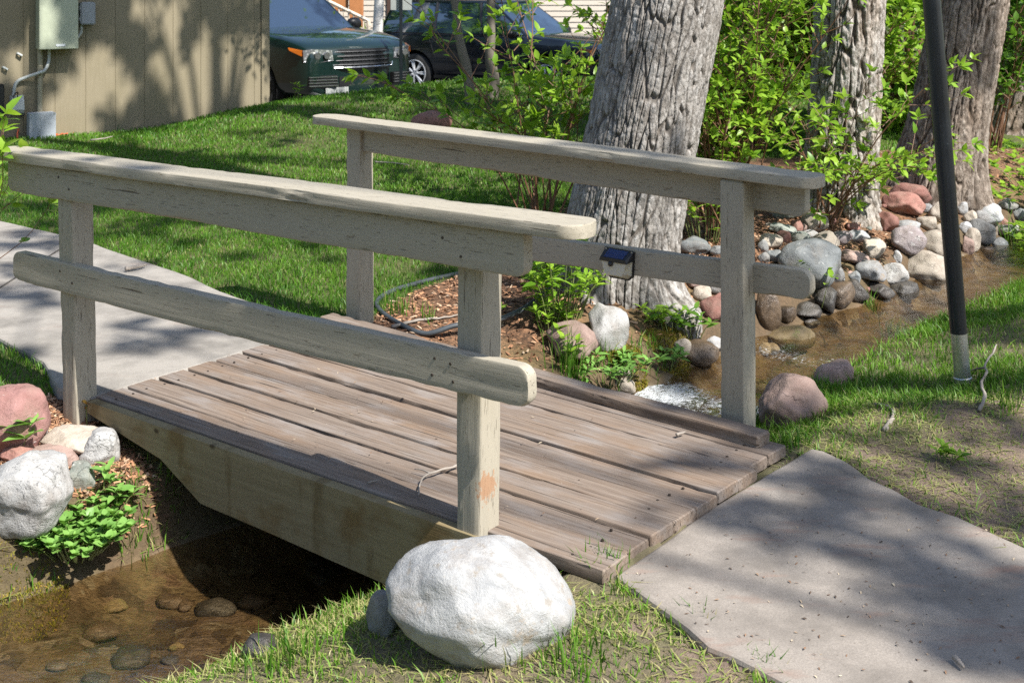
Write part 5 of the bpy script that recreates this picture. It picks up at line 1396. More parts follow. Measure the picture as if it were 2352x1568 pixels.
# ------------------------------------------------------------------ siding wall and what hangs on it
def build_wall():
    c0 = WC; L = 7.5
    t = empty('siding_building', (c0[0], c0[1], 0), 'brown plywood-sided building with vertical grooves at the upper left', 'building', rz=-WA)
    m = Mat('brown_siding'); g = m.noise(m.co(scale=(26, 26, 1.2)), 2.0, 7, .65); b = m.noise(m.co(scale=(1, 1, .6)), 2.2, 4)
    c = m.mix(g, (.205, .172, .112), (.285, .245, .17)); c = m.mix(m.ramp(b, [(.45, 0.0), (.7, .45)]), c, (.185, .16, .095))
    sd = m.set(Base_Color=c, Roughness=.75, Specular_IOR_Level=.2, Normal=m.bump(g, .35, .004))
    prof = []; x = -L
    while x < -.11:
        prof += [(x, 0), (x + .004, .005), (x + .007, .005), (x + .011, 0)]; x += .305
    prof += [(-.100, 0)]
    k = len(prof); V = [(x, d, -.6) for x, d in prof] + [(x, d, 2.7) for x, d in prof]; n0 = len(V)
    V += [(-.1, 4.5, -.6), (-.1, 4.5, 2.7), (-L, 4.5, -.6), (-L, 4.5, 2.7)]
    Fs = [[i, i + 1, k + i + 1, k + i] for i in range(k - 1)] + [[k - 1, n0, n0 + 1, 2 * k - 1], [n0, n0 + 2, n0 + 3, n0 + 1], [n0 + 2, 0, k, n0 + 3]]
    mesh('siding', V, Fs, sd, t, local=True)
    Geo().rbox((-.095, -.022, -.6), (0, .09, 2.7), .004).make('corner_trim', sd, t, local=True)
    rf = Geo().add([(-L - .3, -.3, 2.70), (.3, -.3, 2.70), (.3, 4.8, 2.70), (-L - .3, 4.8, 2.70), (-L - .3, 2.25, 3.7), (.3, 2.25, 3.7)], [[3, 2, 1, 0], [0, 1, 5, 4], [2, 3, 4, 5], [1, 2, 5], [3, 0, 4]])
    rf.make('roof', plain('dark_shingle', (.09, .075, .06), .9), t, local=True)
build_wall()
def on_wall(name, px, py, label, cat, group=None):
    p, k = wallpt(px, py); return empty(name, tuple(p), label, cat, group, rz=-WA), p
def px2m(p): return p[1] / F
# large meter cabinet
t, p = on_wall('meter_cabinet', 125, 112, 'tall pale green electrical cabinet on the siding, cut by the top edge', 'electrical box')
s = px2m(p)
g = Geo().rbox((-.185, -.20, 0), (.185, -.004, .75), .008); g.make('body', MT['cabinet'], t, local=True)
Geo().rbox((-.19, -.212, .004), (.19, -.202, .50), .004).make('door', MT['cabinet'], t, local=True)
Geo().rbox((-.03, -.217, .03), (.06, -.2125, .055), .001).make('label_plate', MT['white_paint'], t, local=True)
Geo().rbox((-.02, -.235, .515), (.03, -.205, .54), .004).make('latch', MT['galv'], t, local=True)
# rigid conduit going down and grey conduit bending to the outlet
def wp(px, py, out): return wallpt(px, py, out)[0]
def pipe(name, label, pts, r, mat, cat='conduit'):
    P = spline([wp(*q) for q in pts], 40)
    base = tuple(P[-1]); V, Fs = tube(P, r, 10)
    return tag(mesh(name, V, Fs, mat, smooth=True, loc=base), label, cat)
pipe('conduit', 'straight tan-painted conduit running down from the pale green cabinet', [(92, 108, .06), (92, 180, .05), (91, 300, .05)], .028, plain('tan_conduit_paint', (.30, .27, .19), .55))
pipe('conduit', 'light grey conduit sweeping from the cabinet to the outlet cover', [(113, 108, .06), (112, 140, .06), (104, 160, .09), (92, 167, .10), (60, 178, .05), (38, 190, .04), (31, 215, .04), (31, 236, .04)], .017, MT['pvc'])
pipe('conduit', 'short grey conduit curving from the small grey box into the cabinet', [(187, 58, .05), (186, 74, .05), (177, 88, .05), (163, 93, .05)], .016, MT['pvc'])
t, p = on_wall('junction_box', 196, 57, 'small grey hinged junction box on the siding right of the cabinet', 'electrical box')
Geo().rbox((-.072, -.10, 0), (.072, -.003, .235), .012).make('body', MT['grey_metal'], t, local=True)
Geo().rbox((-.075, -.125, .004), (.075, -.102, .232), .010).make('cover', MT['grey_metal'], t, local=True)
g = Geo()
for z in (.06, .17): gg = Geo().tube([(-.078, -.108, z - .02), (-.078, -.108, z + .02)], .008, 8); gg.make('hinge', MT['grey_metal'], t, local=True)
t, p = on_wall('outlet_cover', 38, 262, 'grey weatherproof outlet cover low on the siding', 'outlet')
g = Geo(); prof = [(-.02, 0), (-.075, .01), (-.10, .05), (-.085, .14), (-.055, .175), (-.01, .18)]
V = [(x, y, z) for x in (-.058, .058) for y, z in prof]; k = len(prof)
g.add(V, [list(range(k)), list(range(2 * k - 1, k - 1, -1))] + [[i, k + i, k + (i + 1) % k, (i + 1) % k] for i in range(k)]); g.make('hood', MT['pvc'], t, local=True)
Geo().rbox((-.068, -.02, -.01), (.068, -.003, .19), .004).make('back_plate', MT['pvc'], t, local=True)
t, p = on_wall('ground_box', 88, 311, 'light grey square junction box standing at the foot of the siding', 'electrical box')
gm = Mat('dirty_grey_enclosure'); nz = gm.noise(gm.co(), 40, 5, .7); gg2 = gm.noise(gm.co(), 130, 3)
gm = gm.set(Base_Color=gm.mix(gm.ramp(nz, [(.55, 0.0), (.68, .7)]), (.33, .36, .39), (.15, .15, .14)), Roughness=.6)
Geo().rbox((-.125, -.20, -.06), (.125, -.06, .245), .006).make('body', gm, t, local=True)
Geo().rbox((-.128, -.215, -.055), (.128, -.203, .248), .005).make('cover', gm, t, local=True)
for x in (-.112, .112): Geo().tube([(x, -.214, .232), (x, -.219, .232)], .007, 8).make('screw', MT['galv'], t, local=True)
for q, (px, py, lb) in enumerate([(44, 125, 'grey pipe clip on the siding beside the cabinet, upper one'), (11, 157, 'grey pipe clip near the left edge of the siding, lower one')]):
    t, p = on_wall('wall_clip', px, py, lb, 'clip', 'clips on the siding')
    g = Geo().tube([(-.018, -.004, .01), (-.018, -.03, .01), (.018, -.035, -.012), (.018, -.004, -.012)], .012, 8); g.make('clip_body', MT['pvc'], t, local=True)
t, p = on_wall('black_box', -2, 270, 'black box at the left edge of the siding', 'electrical box')
Geo().rbox((-.12, -.12, 0), (.03, -.003, .34), .008).make('body', MT['black_plastic'], t, local=True)
Geo().rbox((-.115, -.13, .01), (.025, -.122, .33), .004).make('cover', MT['black_plastic'], t, local=True)
pipe('cable', 'thin black cable looping from the black box to the outlet cover', [(-2, 255, .05), (22, 250, .04), (40, 222, .06), (38, 212, .07), (30, 228, .06), (45, 240, .03), (56, 262, .03), (48, 268, .03)], .006, MT['black_plastic'], 'cable')
om = plain('orange_plastic', (.62, .13, .05), .45)
pipe('orange_cord', 'short orange-red cord hanging under the outlet cover', [(42, 296, .05), (40, 316, .06), (46, 335, .08), (54, 352, .2)], .010, om, 'cord')
P = spline([G(x, y) + [0, 0, .02] for x, y in [(104, 317), (150, 312), (190, 306), (230, 299), (270, 293), (300, 288)]], 60)
r = np.random.default_rng(3); P[:, 2] += .02 * np.abs(np.sin(np.arange(60) * .9)); P[:, 0] += .03 * np.sin(np.arange(60) * 1.7); P[:, 1] += .03 * np.cos(np.arange(60) * 1.3)
V, Fs = tube(P - [0, 0, .012], .006, 6); tag(mesh('orange_cord', V, Fs, om, smooth=True, loc=tuple(P[0])), 'long orange extension cord lying in the grass along the siding', 'cord')
a, b = G(243, 295) + [0, 0, .02], G(304, 288) + [0, 0, .03]
tag(Geo().tube([a, b], .009, 8).make('plastic_pipe', MT['galv'], loc=tuple(a)), 'pale pipe length lying at the foot of the siding', 'pipe')

# ------------------------------------------------------------------ pole
def build_pole():
    a = at_y(2212, 822, 5.15); b = at_y(2145, 0, 5.15); d = (b - a) / (b[2] - a[2])
    a[2] = Hs(a[0], a[1]); base = a
    t = empty('metal_pole', tuple(base), 'black leaning metal pole with a bare galvanised foot on the grassy mound', 'pole')
    def pt(z): return base + d * (z)
    s = Mat('scuffed_black_pole'); nz = s.noise(s.co(), 120, 4, .7); n3 = s.noise(s.co(scale=(1, 1, .2)), 30, 4)
    c = s.mix(s.ramp(nz, [(.64, 0.0), (.70, .6)]), s.mix(n3, (.008, .011, .016), (.022, .028, .036)), (.16, .18, .19))
    bk = s.set(Base_Color=c, Roughness=.28, Specular_IOR_Level=.5)
    V, Fs = tube([pt(.22), pt(.8), pt(1.6), pt(2.7)], [.034, .036, .0365, .0365], 24); mesh('shaft', V, Fs, bk, t, smooth=False, sharp=40)
    V, Fs = tube([pt(.035), pt(.222)], [.0335, .0335], 24); mesh('sleeve', V, Fs, MT['galv'], t, sharp=40)
    V, Fs = tube([pt(-.25), pt(.018)], [.029, .029], 20); mesh('ground_pipe', V, Fs, MT['galv'], t, sharp=40)
    V, Fs = tube([pt(.014), pt(.018), pt(.036), pt(.040)], [.034, .038, .038, .034], 24); mesh('coupling', V, Fs, MT['galv'], t, sharp=40)
    V, Fs = tube([pt(2.7), pt(2.72), pt(2.735)], [.039, .039, .02], 20); mesh('cap', V, Fs, bk, t, sharp=40)
build_pole()

# ------------------------------------------------------------------ irrigation hose, sticks, litter
pts = [(1120, 612), (1057, 632), (1000, 645), (950, 658), (905, 672), (872, 690), (868, 712), (905, 742), (975, 772), (1045, 778), (1120, 770), (1190, 745), (1250, 702), (1288, 655), (1296, 620)]
P = spline([G(*q) + [0, 0, .012 + (.05 if 8 < i < 14 else 0)] for i, q in enumerate(pts)], 160)
V, Fs = tube(P, .0125, 10); hz = tag(mesh('irrigation_hose', V, Fs, plain('dark_hose', (.05, .058, .065), .45, var=.3), smooth=True, loc=tuple(P[0])), 'black irrigation hose looping through the mulch behind the bridge', 'hose')
def stick(label, pts, r0, lift=.008, branch=None, mat='twig', name='stick', flat=None, group=None):
    Q = []
    for q in pts:
        if flat is not None: p = at_z(q[0], q[1], flat + (q[2] if len(q) > 2 else 0))
        else: p = G(q[0], q[1]) + [0, 0, (q[2] if len(q) > 2 else 0)]
        p[2] += lift; Q.append(p)
    P = spline(Q, 24); rr = np.linspace(r0, r0 * .45, 24) * (1 + .15 * np.sin(np.arange(24) * 1.9))
    P = P + .004 * np.stack([fbm(P * 40 + 9 * i, 2, 3 + i) for i in range(3)], -1)
    g = Geo().tube(P, rr, 7)
    if branch:
        i, e = branch; e3 = at_z(*e, (flat if flat is not None else 0) + .0) if flat is not None else G(*e)
        e3 = e3 + [0, 0, lift]; g.tube(spline([P[i], (P[i] + e3) / 2 + [0, 0, .004], e3], 8), np.linspace(r0 * .7, r0 * .3, 8), 6)
    tag(g.make(name, MT[mat], loc=tuple(P[0]), smooth=True), label, 'stick', group)
stick('pale forked twig lying on the deck beside the near right post', [(1055, 1073), (1010, 1085), (975, 1100), (963, 1122), (962, 1142)], .0045, branch=(9, (952, 1082)), flat=.006)
stick('brown bark stick on the far path', [(288, 621), (312, 617), (336, 611)], .013, flat=.01)
stick('gnarled grey dead stick standing in the mound grass', [(2250, 948), (2262, 928, .02), (2254, 908, .04), (2266, 892, .055), (2262, 880, .07), (2280, 862, .085), (2288, 850, .10)], .0075, branch=(14, (2220, 860)))
stick('crooked grey stick lying in the grass right of the pinkish boulder', [(2030, 992), (2048, 968), (2052, 955), (2040, 938), (2010, 932)], .010)
stick('thin branching twig on the mound left of the dead stick', [(2170, 855), (2200, 862), (2235, 868), (2255, 864)], .004)
stick('stubby twig lying against the curb', [(1610, 983), (1622, 991)], .006, flat=.006)
stick('stubby twig on the last deck board', [(1553, 1003), (1573, 998)], .006, flat=.006)
stick('tiny broken twig on the near deck board', [(845, 1114), (872, 1106)], .0035, flat=.004)
stick('brown curled bark strip on the near path', [(2192, 1515), (2205, 1528), (2214, 1536)], .007, flat=-.024)
stick('pale branch lying in the mulch behind the curb', [(900, 758), (960, 742), (1010, 738), (1054, 730)], .008, lift=.015)
stick('pale thin branch on the shaded lawn', [(862, 380), (905, 383), (940, 388)], .006, lift=.03)
stick('small branch on the lawn near the siding', [(208, 329), (235, 326), (259, 321)], .009, lift=.03)
def litter():
    r = np.random.default_rng(8); P = []
    while len(P) < 210:
        px, py = r.uniform(1430, 2352), r.uniform(1050, 1568); p = at_z(px, py, -.0285)
        if inpoly(np.array([p[0]]), np.array([p[1]]), SLAB)[0]: P.append(p)
    while len(P) < 300:
        s, t = r.uniform(S0, S1), r.uniform(2.86, 3.95); P.append(B(s, t, .004))
    P = np.array(P); n = len(P); D = np.stack([r.normal(size=n), r.normal(size=n), r.normal(0, .1, n)], -1); N = np.tile([0, 0, 1.0], (n, 1)) + r.normal(0, .2, (n, 3))
    V, Fs, tn = leaves(P + [0, 0, .002], D, N, r.uniform(.006, .017, n), r.uniform(.002, .006, n), r.random(n))
    m = Mat('dry_litter'); m.set(Base_Color=m.ramp(m.attr('tint'), [(0, (.05, .035, .025)), (.5, (.20, .11, .06)), (1, (.50, .42, .30))]), Roughness=.8)
    tag(mesh('leaf_litter', V, Fs, m.m, attrs={'tint': tn}), 'specks of dry leaf litter on the near path and deck', 'litter', kind='stuff')
litter()
# ------------------------------------------------------------------ parked cars
def paint(name, c):
    m = Mat(name); v = m.noise(m.co(), 400, 2)
    return m.set(Base_Color=m.mix(v, c, tuple(x * 1.6 + .002 for x in c)), Roughness=.3, Metallic=.0, Coat_Weight=1.0, Coat_Roughness=.03)
GLASS = Mat('car_glass'); GLASS = GLASS.set(Base_Color=(.02, .035, .06), Roughness=.03, IOR=2.6, Coat_Weight=1.0, Coat_Roughness=.0)
CHROME = plain('car_chrome', (.42, .43, .45), .2, .9, .05)
TYRE = plain('tyre_rubber', (.02, .02, .02), .8)
TRIM = plain('black_trim', (.012, .012, .013), .35)
DARK = plain('grille_black', (.008, .008, .009), .5)
ALLOY = plain('alloy_rim', (.62, .63, .65), .35, .25, .08)
AMBER = plain('amber_lens', (.50, .13, .015), .2)
mm = Mat('headlamp_lens'); vv = mm.voro(mm.co(), 26); HEAD = mm.set(Base_Color=mm.ramp(vv, [(.15, (.85, .86, .88)), (.5, (.30, .31, .33))]), Roughness=.08, Metallic=.6, Coat_Weight=1.0)
TAIL = plain('red_tail_lamp', (.32, .012, .012), .15)
PLATE = Mat('plate_face'); nz = PLATE.noise(PLATE.co(scale=(1, 22, 9)), 3.0, 2); PLATE = PLATE.set(Base_Color=PLATE.mix(PLATE.ramp(nz, [(.55, 0.0), (.6, .6)]), (.36, .37, .36), (.10, .14, .11)), Roughness=.5)

def loft(rings, close=True):
    m = len(rings); k = len(rings[0]); V = np.array(rings).reshape(-1, 3)
    i = np.arange(m - 1)[:, None] * k; j = np.arange(k if close else k - 1)[None, :]; jn = (j + 1) % k
    Q = np.stack([i + j, i + jn, i + k + jn, i + k + j], -1).reshape(-1, 4)
    return V, Q
def bm_from(V, Fs):
    bm = bmesh.new(); vs = [bm.verts.new(v) for v in V]
    for f in Fs:
        for q in np.atleast_2d(f): bm.faces.new([vs[i] for i in q])
    bmesh.ops.recalc_face_normals(bm, faces=bm.faces[:]); return bm
def carcass():
    """body shell with cut wheel arches; forward is +x"""
    rings = []
    st = [(-2.50, .60, .98, .80), (-2.47, .42, 1.04, .90), (-2.38, .34, 1.13, .955), (-2.1, .30, 1.18, .985), (-1.4, .27, 1.19, .995), (-.4, .26, 1.185, 1.0), (.6, .26, 1.175, 1.0),
          (1.02, .26, 1.165, .995), (1.30, .27, 1.16, .99), (1.8, .28, 1.115, .975), (2.15, .29, 1.06, .945), (2.33, .30, 1.005, .90), (2.42, .31, .955, .855), (2.47, .33, .90, .80), (2.50, .40, .80, .72)]
    for x, zb, zt, hw in st:
        cr = .035 if x > 1 else .02
        half = [(0, zb), (hw * .75, zb), (hw * .95, zb + .06), (hw, zb + .20), (hw * 1.0, (zb + zt) / 2 + .02), (hw * .995, zt - .22), (hw * .975, zt - .08), (hw * .94, zt - .02), (hw * .86, zt + .006), (hw * .45, zt + cr * .8), (0, zt + cr)]
        # rings narrow towards the nose in plan: centre runs further forward than the corners
        push = .0
        R_ = [(x + .05 * (1 - abs(y) / hw) * (1 if x > 2.3 else -1 if x < -2.4 else 0), y, z) for y, z in half]
        R_ += [(a, -y, z) for (a, y, z) in reversed(R_[1:-1])]
        rings.append(R_)
    V, Q = loft(rings); k = len(rings[0])
    bm = bm_from(V, [Q, np.arange(k)[None, ::-1], (np.arange(k) + (len(rings) - 1) * k)[None, :]])
    me = bpy.data.meshes.new('car_shell'); bm.to_mesh(me); bm.free()
    o = bpy.data.objects.new('car_shell', me); col.objects.link(o)
    sub = o.modifiers.new('s', 'SUBSURF'); sub.levels = 2; sub.render_levels = 2
    cut = []
    for wx in (1.46, -1.46):
        b2 = bmesh.new(); bmesh.ops.create_cone(b2, cap_ends=True, segments=40, radius1=.455, radius2=.455, depth=3)
        b2.transform(Matrix.Translation((wx, 0, .385)) @ Matrix.Rotation(R(90), 4, 'X'))
        mc = bpy.data.meshes.new('arch_cut'); b2.to_mesh(mc); b2.free(); c = bpy.data.objects.new('arch_cut', mc); col.objects.link(c); cut.append(c)
        md = o.modifiers.new('b', 'BOOLEAN'); md.operation = 'DIFFERENCE'; md.object = c; md.solver = 'EXACT'
    dg = bpy.context.evaluated_depsgraph_get(); dg.update()
    me2 = bpy.data.meshes.new_from_object(o.evaluated_get(dg))
    for c in cut + [o]: bpy.data.objects.remove(c)
    me2.polygons.foreach_set('use_smooth', np.ones(len(me2.polygons), bool)); me2.set_sharp_from_angle(angle=R(32))
    return me2
SHELL = carcass()
def loc_mesh(g, name, mat, t, **kw): return g.make(name, mat, t, local=True, **kw)
def suv(x, y, rz, col_, label, plate, size=1.0):
    z = lot_z(y) + .005
    t = empty('parked_car', (x, y, z), label, 'car', 'parked cars', rz); t.scale = (size, size, size)
    me = SHELL.copy(); me.materials.clear(); me.materials.append(col_)
    o = bpy.data.objects.new('body', me); col.objects.link(o); o.parent = t
    # greenhouse
    lo = [(1.10, .88), (.95, .93), (-2.30, .93), (-2.42, .86)]; hi = [(.20, .70), (.08, .745), (-2.02, .745), (-2.14, .70)]
    def loop(pts, z_): return [(a, b, z_) for a, b in pts] + [(a, -b, z_) for a, b in reversed(pts)]
    V, Q = loft([loop(lo, 1.14), loop([(l[0] * .5 + h[0] * .5 + .0, l[1] * .5 + h[1] * .5 + .022) for l, h in zip(lo, hi)], 1.455), loop(hi, 1.78)])
    mesh('windows', V, [Q], GLASS, t, local=True, sharp=25)
    roof = Geo(); V, Q = loft([loop([(a + .04, b + .015) for a, b in hi], 1.77), loop([(a + .01, b + .012) for a, b in hi], 1.81), loop([(a - .18, b - .14) for a, b in hi[:2]] + [(a + .18, b - .14) for a, b in hi[2:]], 1.835)])
    roof.add(V, [Q, np.arange(8)[None, :] + 16]); loc_mesh(roof, 'roof', col_, t, sharp=40)
    # pillars
    def quad_bar(a, b, w, n_): 
        g = Geo(); g.tube([a, b], w, 6); return loc_mesh(g, n_, col_ if n_ == 'pillar' else TRIM, t)
    for s in (1, -1):
        quad_bar((1.08, s * .90, 1.11), (.16, s * .725, 1.785), .032, 'pillar')
        quad_bar((-2.36, s * .90, 1.11), (-2.06, s * .725, 1.785), .045, 'pillar')
        quad_bar((.05, s * .955, 1.13), (-.06, s * .765, 1.77), .026, 'window_post'); quad_bar((-1.02, s * .955, 1.13), (-1.06, s * .765, 1.77), .026, 'window_post')
        g = Geo().rbox((-2.3, s * .965 - .012, 1.15), (1.0, s * .965 + .012, 1.178), .005); loc_mesh(g, 'belt_moulding', TRIM, t)
        g = Geo()
        bmq = bmesh.new(); bmesh.ops.create_uvsphere(bmq, u_segments=14, v_segments=8, radius=1); bmq.transform(Matrix.Translation((.82, s * 1.10, 1.20)) @ Matrix.Diagonal((.08, .13, .095, 1)))
        mesh('mirror', [v.co[:] for v in bmq.verts], [[v.index for v in f.verts] for f in bmq.faces], TRIM, t, local=True, smooth=True); bmq.free()
        g.tube([(.85, s * .93, 1.12), (.83, s * 1.05, 1.17)], .025, 8); loc_mesh(g, 'mirror_arm', TRIM, t)
        # doors: shut lines and handles
        for a, b in (((.98, 1.07), (1.0, .36)), ((-.12, 1.10), (-.12, .36)), ((-1.12, 1.10), (-.98, .75))): loc_mesh(Geo().tube([(a[0], s * 1.0, a[1]), (b[0], s * 1.003, b[1])], .005, 5), 'shut_line', DARK, t)
        for xx in (-.02 - .15, -1.15): loc_mesh(Geo().rbox((xx - .11, s * 1.0 - .018, .985), (xx + .11, s * 1.0 + .022, 1.015), .008), 'door_handle', col_, t)
        loc_mesh(Geo().rbox((-1.0, s * .98 - .03, .30), (1.0, s * .98 + .035, .37), .012), 'sill', TRIM, t)
        # head and tail lamps follow the corners
        prof = [(2.37, .875, .935), (2.445, .78, .95), (2.51, .52, .93), (2.515, .50, .80), (2.475, .755, .77), (2.39, .875, .795)]
        V = [(a + .004, s * b, c) for a, b, c in prof] + [(a - .10, s * b * .97, c) for a, b, c in prof]
        k = 6; mesh('headlight', V, [list(range(k)), list(range(2 * k - 1, k - 1, -1))] + [[i, k + i, k + (i + 1) % k, (i + 1) % k] for i in range(k)], HEAD, t, local=True)
        for yy in (.60, .72):
            g = Geo().tube([(2.50 - (yy - .6) * .3, s * yy, .865), (2.525 - (yy - .6) * .3, s * yy, .865)], .045, 16); loc_mesh(g, 'lamp_ring', CHROME, t)
        prof = [(2.365, .885, .935), (2.17, .965, .965), (2.20, .962, .93), (2.375, .89, .86)]
        V = [(a + .012, s * b * 1.012, c) for a, b, c in prof] + [(a - .05, s * b * .95, c) for a, b, c in prof]
        k = 4; mesh('side_marker', V, [list(range(k)), list(range(2 * k - 1, k - 1, -1))] + [[i, k + i, k + (i + 1) % k, (i + 1) % k] for i in range(k)], AMBER, t, local=True)
        loc_mesh(Geo().rbox((-2.53, s * .80 - .07, .80), (-2.36, s * .80 + .09, 1.08), .02), 'tail_light', TAIL, t)
        # lower bumper vents with bright slats
        yc = s * .64; M = Matrix.Translation((2.475, yc, .53)) @ Matrix.Rotation(s * R(16), 4, 'Z')
        vent = loc_mesh(Geo().rbox((-.08, -.20, -.075), (.035, .20, .075), .01, M), 'bumper_vent', DARK, t)
        g = Geo()
        for q in range(4): g.rbox((.025, -.195, -.062 + q * .038), (.048, .195, -.050 + q * .038), .003, M)
        ch = g.make('vent_slats', CHROME, vent, local=True)
        fv = Geo()
        for q in range(3): fv.rbox((1.12 + q * .03, s * .995 - .01, .72), (1.135 + q * .03, s * .995 + .012, .92), .003)
        loc_mesh(fv, 'fender_vent', CHROME, t)
    # grille
    g = Geo(); V = []
    prof = [(-.53, .93), (.53, .93), (.47, .70), (-.47, .70)]
    def fx(yv): return 2.545 - .10 * (yv / .53) ** 2
    ys = np.linspace(-1, 1, 9); 
    Vt = [(fx(.53 * q) + .0, .53 * q, .935) for q in ys] + [(fx(.49 * q) + .02, .48 * q, .70) for q in ys]
    Vb = [(a - .12, b, c) for a, b, c in Vt]; n = 9
    Fq = [[i, i + 1, n + i + 1, n + i] for i in range(n - 1)] + [[2 * n + i, 3 * n + i, 3 * n + i + 1, 2 * n + i + 1] for i in range(n - 1)] + [[i, 2 * n + i, 2 * n + i + 1, i + 1] for i in range(n - 1)] + [[n + i, n + i + 1, 3 * n + i + 1, 3 * n + i] for i in range(n - 1)] + [[0, n, 3 * n, 2 * n], [n - 1, 3 * n - 1, 4 * n - 1, 2 * n - 1]]
    gr = mesh('grille', Vt + Vb, Fq, DARK, t, local=True)
    gb = Geo()
    for q in range(4):
        f = (q + .5) / 4; zz = .93 * (1 - f) + .705 * f; hw = .52 * (1 - f) + .47 * f
        gb.tube([(fx(yv * hw) + .012 + .02 * f, yv * hw, zz) for yv in ys], .009, 6)
        for yv in np.linspace(-.95, .95, 15): gb.tube([(fx(yv * hw) + .004 + .02 * f, yv * hw, zz - .022), (fx(yv * hw) + .014 + .02 * f, yv * hw, zz)], .008, 5)
    gb.make('grille_bars', plain('grille_bar_metal', (.03, .031, .034), .5, .1), gr, local=True)
    fr = Geo().tube([(fx(.53) + .01, .53, .935), (fx(.47) + .03, .475, .70)], .014, 6).tube([(fx(.53) + .01, -.53, .935), (fx(.47) + .03, -.475, .70)], .014, 6).tube([(fx(yv * .475) + .03, yv * .475, .697) for yv in ys], .012, 6)
    fr.make('grille_frame', CHROME, gr, local=True)
    loc_mesh(Geo().rbox((2.35, -.42, .42), (2.515, .42, .60), .02), 'lower_intake', DARK, t)
    loc_mesh(Geo().rbox((2.20, -.80, .30), (2.49, .80, .345), .012), 'skid_lip', plain('skid_silver', (.45, .46, .47), .35, .7), t)
    loc_mesh(Geo().rbox((2.50, -.62, .335), (2.525, -.26, .445), .004), 'number_plate', PLATE, t) if plate else None
    # wheels
    for wx in (1.46, -1.46):
        for s in (1, -1):
            g = Geo(); th = np.linspace(0, 2 * math.pi, 41)[:-1]
            prof = [(.255, -.13), (.36, -.135), (.383, -.10), (.385, 0), (.383, .10), (.36, .135), (.255, .13)]
            rings = [[(wx + rr * math.cos(a), s * (.845 + w), .385 + rr * math.sin(a)) for rr, w in prof] for a in th]; rings.append(rings[0])
            V, Q = loft(rings, close=False); wh = mesh('wheel', V, [Q], TYRE, t, local=True, smooth=True)
            g = Geo()
            rings = [[(wx + rr * math.cos(a), s * (.845 + w), .385 + rr * math.sin(a)) for rr, w in [(.262, .06), (.262, .135), (.245, .138), (.235, .09)]] for a in th]; rings.append(rings[0])
            V, Q = loft(rings, close=False); g.add(V, [Q])
            for q in range(7):
                for d in (-.11, .11):
                    a = q * 2 * math.pi / 7
                    g.tube([(wx + .05 * math.cos(a), s * .965, .385 + .05 * math.sin(a)), (wx + .25 * math.cos(a + d), s * .955, .385 + .25 * math.sin(a + d))], [.022, .018], 6)
            g.tube([(wx, s * .90, .385), (wx, s * .975, .385)], .065, 14)
            g.make('rim', ALLOY, wh, local=True)
            d = Geo().tube([(wx, s * .84, .385), (wx, s * .87, .385)], .25, 24); d.make('brake_disc', DARK, wh, local=True)
        g = Geo().tube([(wx, -.93, .385), (wx, .93, .385)], .452, 32); 
        # inner arch liner, open to the outside
        th = np.linspace(-.2, math.pi + .2, 20); rings = [[(wx + .45 * math.cos(a), yy, .385 + .45 * math.sin(a)) for a in th] for yy in (-.90, -.55)]
        for yy0, yy1 in ((-.965, -.5), (.5, .965)):
            rings = [[(wx + .453 * math.cos(a), yy, .385 + .453 * math.sin(a)) for a in th] for yy in (yy0, yy1)]
            V, Q = loft(rings, close=False); mesh('arch_liner', V, [Q], DARK, t, local=True)
    loc_mesh(Geo().box((-2.2, -.75, .24), (2.2, .75, .30)), 'underbody', DARK, t)
    return t
fx0 = at_y(820, 150, 17.6)
th = R(-46); d = (math.cos(th), math.sin(th))
suv(fx0[0] - 2.5 * d[0], fx0[1] - 2.5 * d[1], th, paint('dark_green_car_paint', (.0012, .0095, .008)), 'dark green SUV parked nose-out beside the siding', True, 1.06)
rx = at_y(884, 150, 25.3); th2 = R(-30); d = (math.cos(th2), math.sin(th2))
suv(rx[0] + 2.5 * d[0] + .26, rx[1] + 2.5 * d[1] + .5, th2, paint('black_car_paint', (.006, .008, .012)), 'black SUV seen from its side behind the saplings', False)

# ------------------------------------------------------------------ far building with steps, birch, sign, background shrubs
t = empty('clapboard_house', (-4.0, 33, -.8), 'pale clapboard house beyond the parking lot behind the stair railing', 'house')
m = Mat('pale_siding'); f = m.noise(m.co(), 20, 4); hs = m.set(Base_Color=m.mix(f, (.46, .40, .33), (.58, .52, .44)), Roughness=.7)
g = Geo()
for k in range(26): g.add([(-9, -.02 + .0, k * .15), (9, -.02, k * .15), (9, .0, k * .15 + .15), (-9, .0, k * .15 + .15)], [[0, 1, 2, 3]]); g.add([(-9, -.02, k * .15), (9, -.02, k * .15), (9, 0, k * .15), (-9, 0, k * .15)], [[3, 2, 1, 0]])
g.box((-9, .003, 0), (9, 6, 3.9)); loc_mesh(g, 'wall', hs, t)
g = Geo().add([(-9.4, -.5, 3.9), (9.4, -.5, 3.9), (9.4, 3, 5.6), (-9.4, 3, 5.6), (-9.4, 6.5, 3.9), (9.4, 6.5, 3.9)], [[0, 1, 2, 3], [3, 2, 5, 4]]); loc_mesh(g, 'roof', plain('brown_shingle', (.12, .09, .07), .9), t)
px = at_y(818, 20, 30.5); om2 = plain('orange_cedar', (.42, .17, .06), .6, var=.3)
lx = px[0] + 4.0
loc_mesh(Geo().rbox((lx - .16, -2.6, 0), (lx + .16, -2.3, 3.9), .01), 'porch_post', om2, t)
loc_mesh(Geo().rbox((lx - .9, -2.5, 1.7), (lx - .2, -2.4, 2.0), .01), 'porch_panel', om2, t)
loc_mesh(Geo().rbox((lx + .5, -.06, .5), (lx + 1.4, -.022, 2.6), .01), 'door', plain('dark_door', (.07, .04, .03), .5), t)
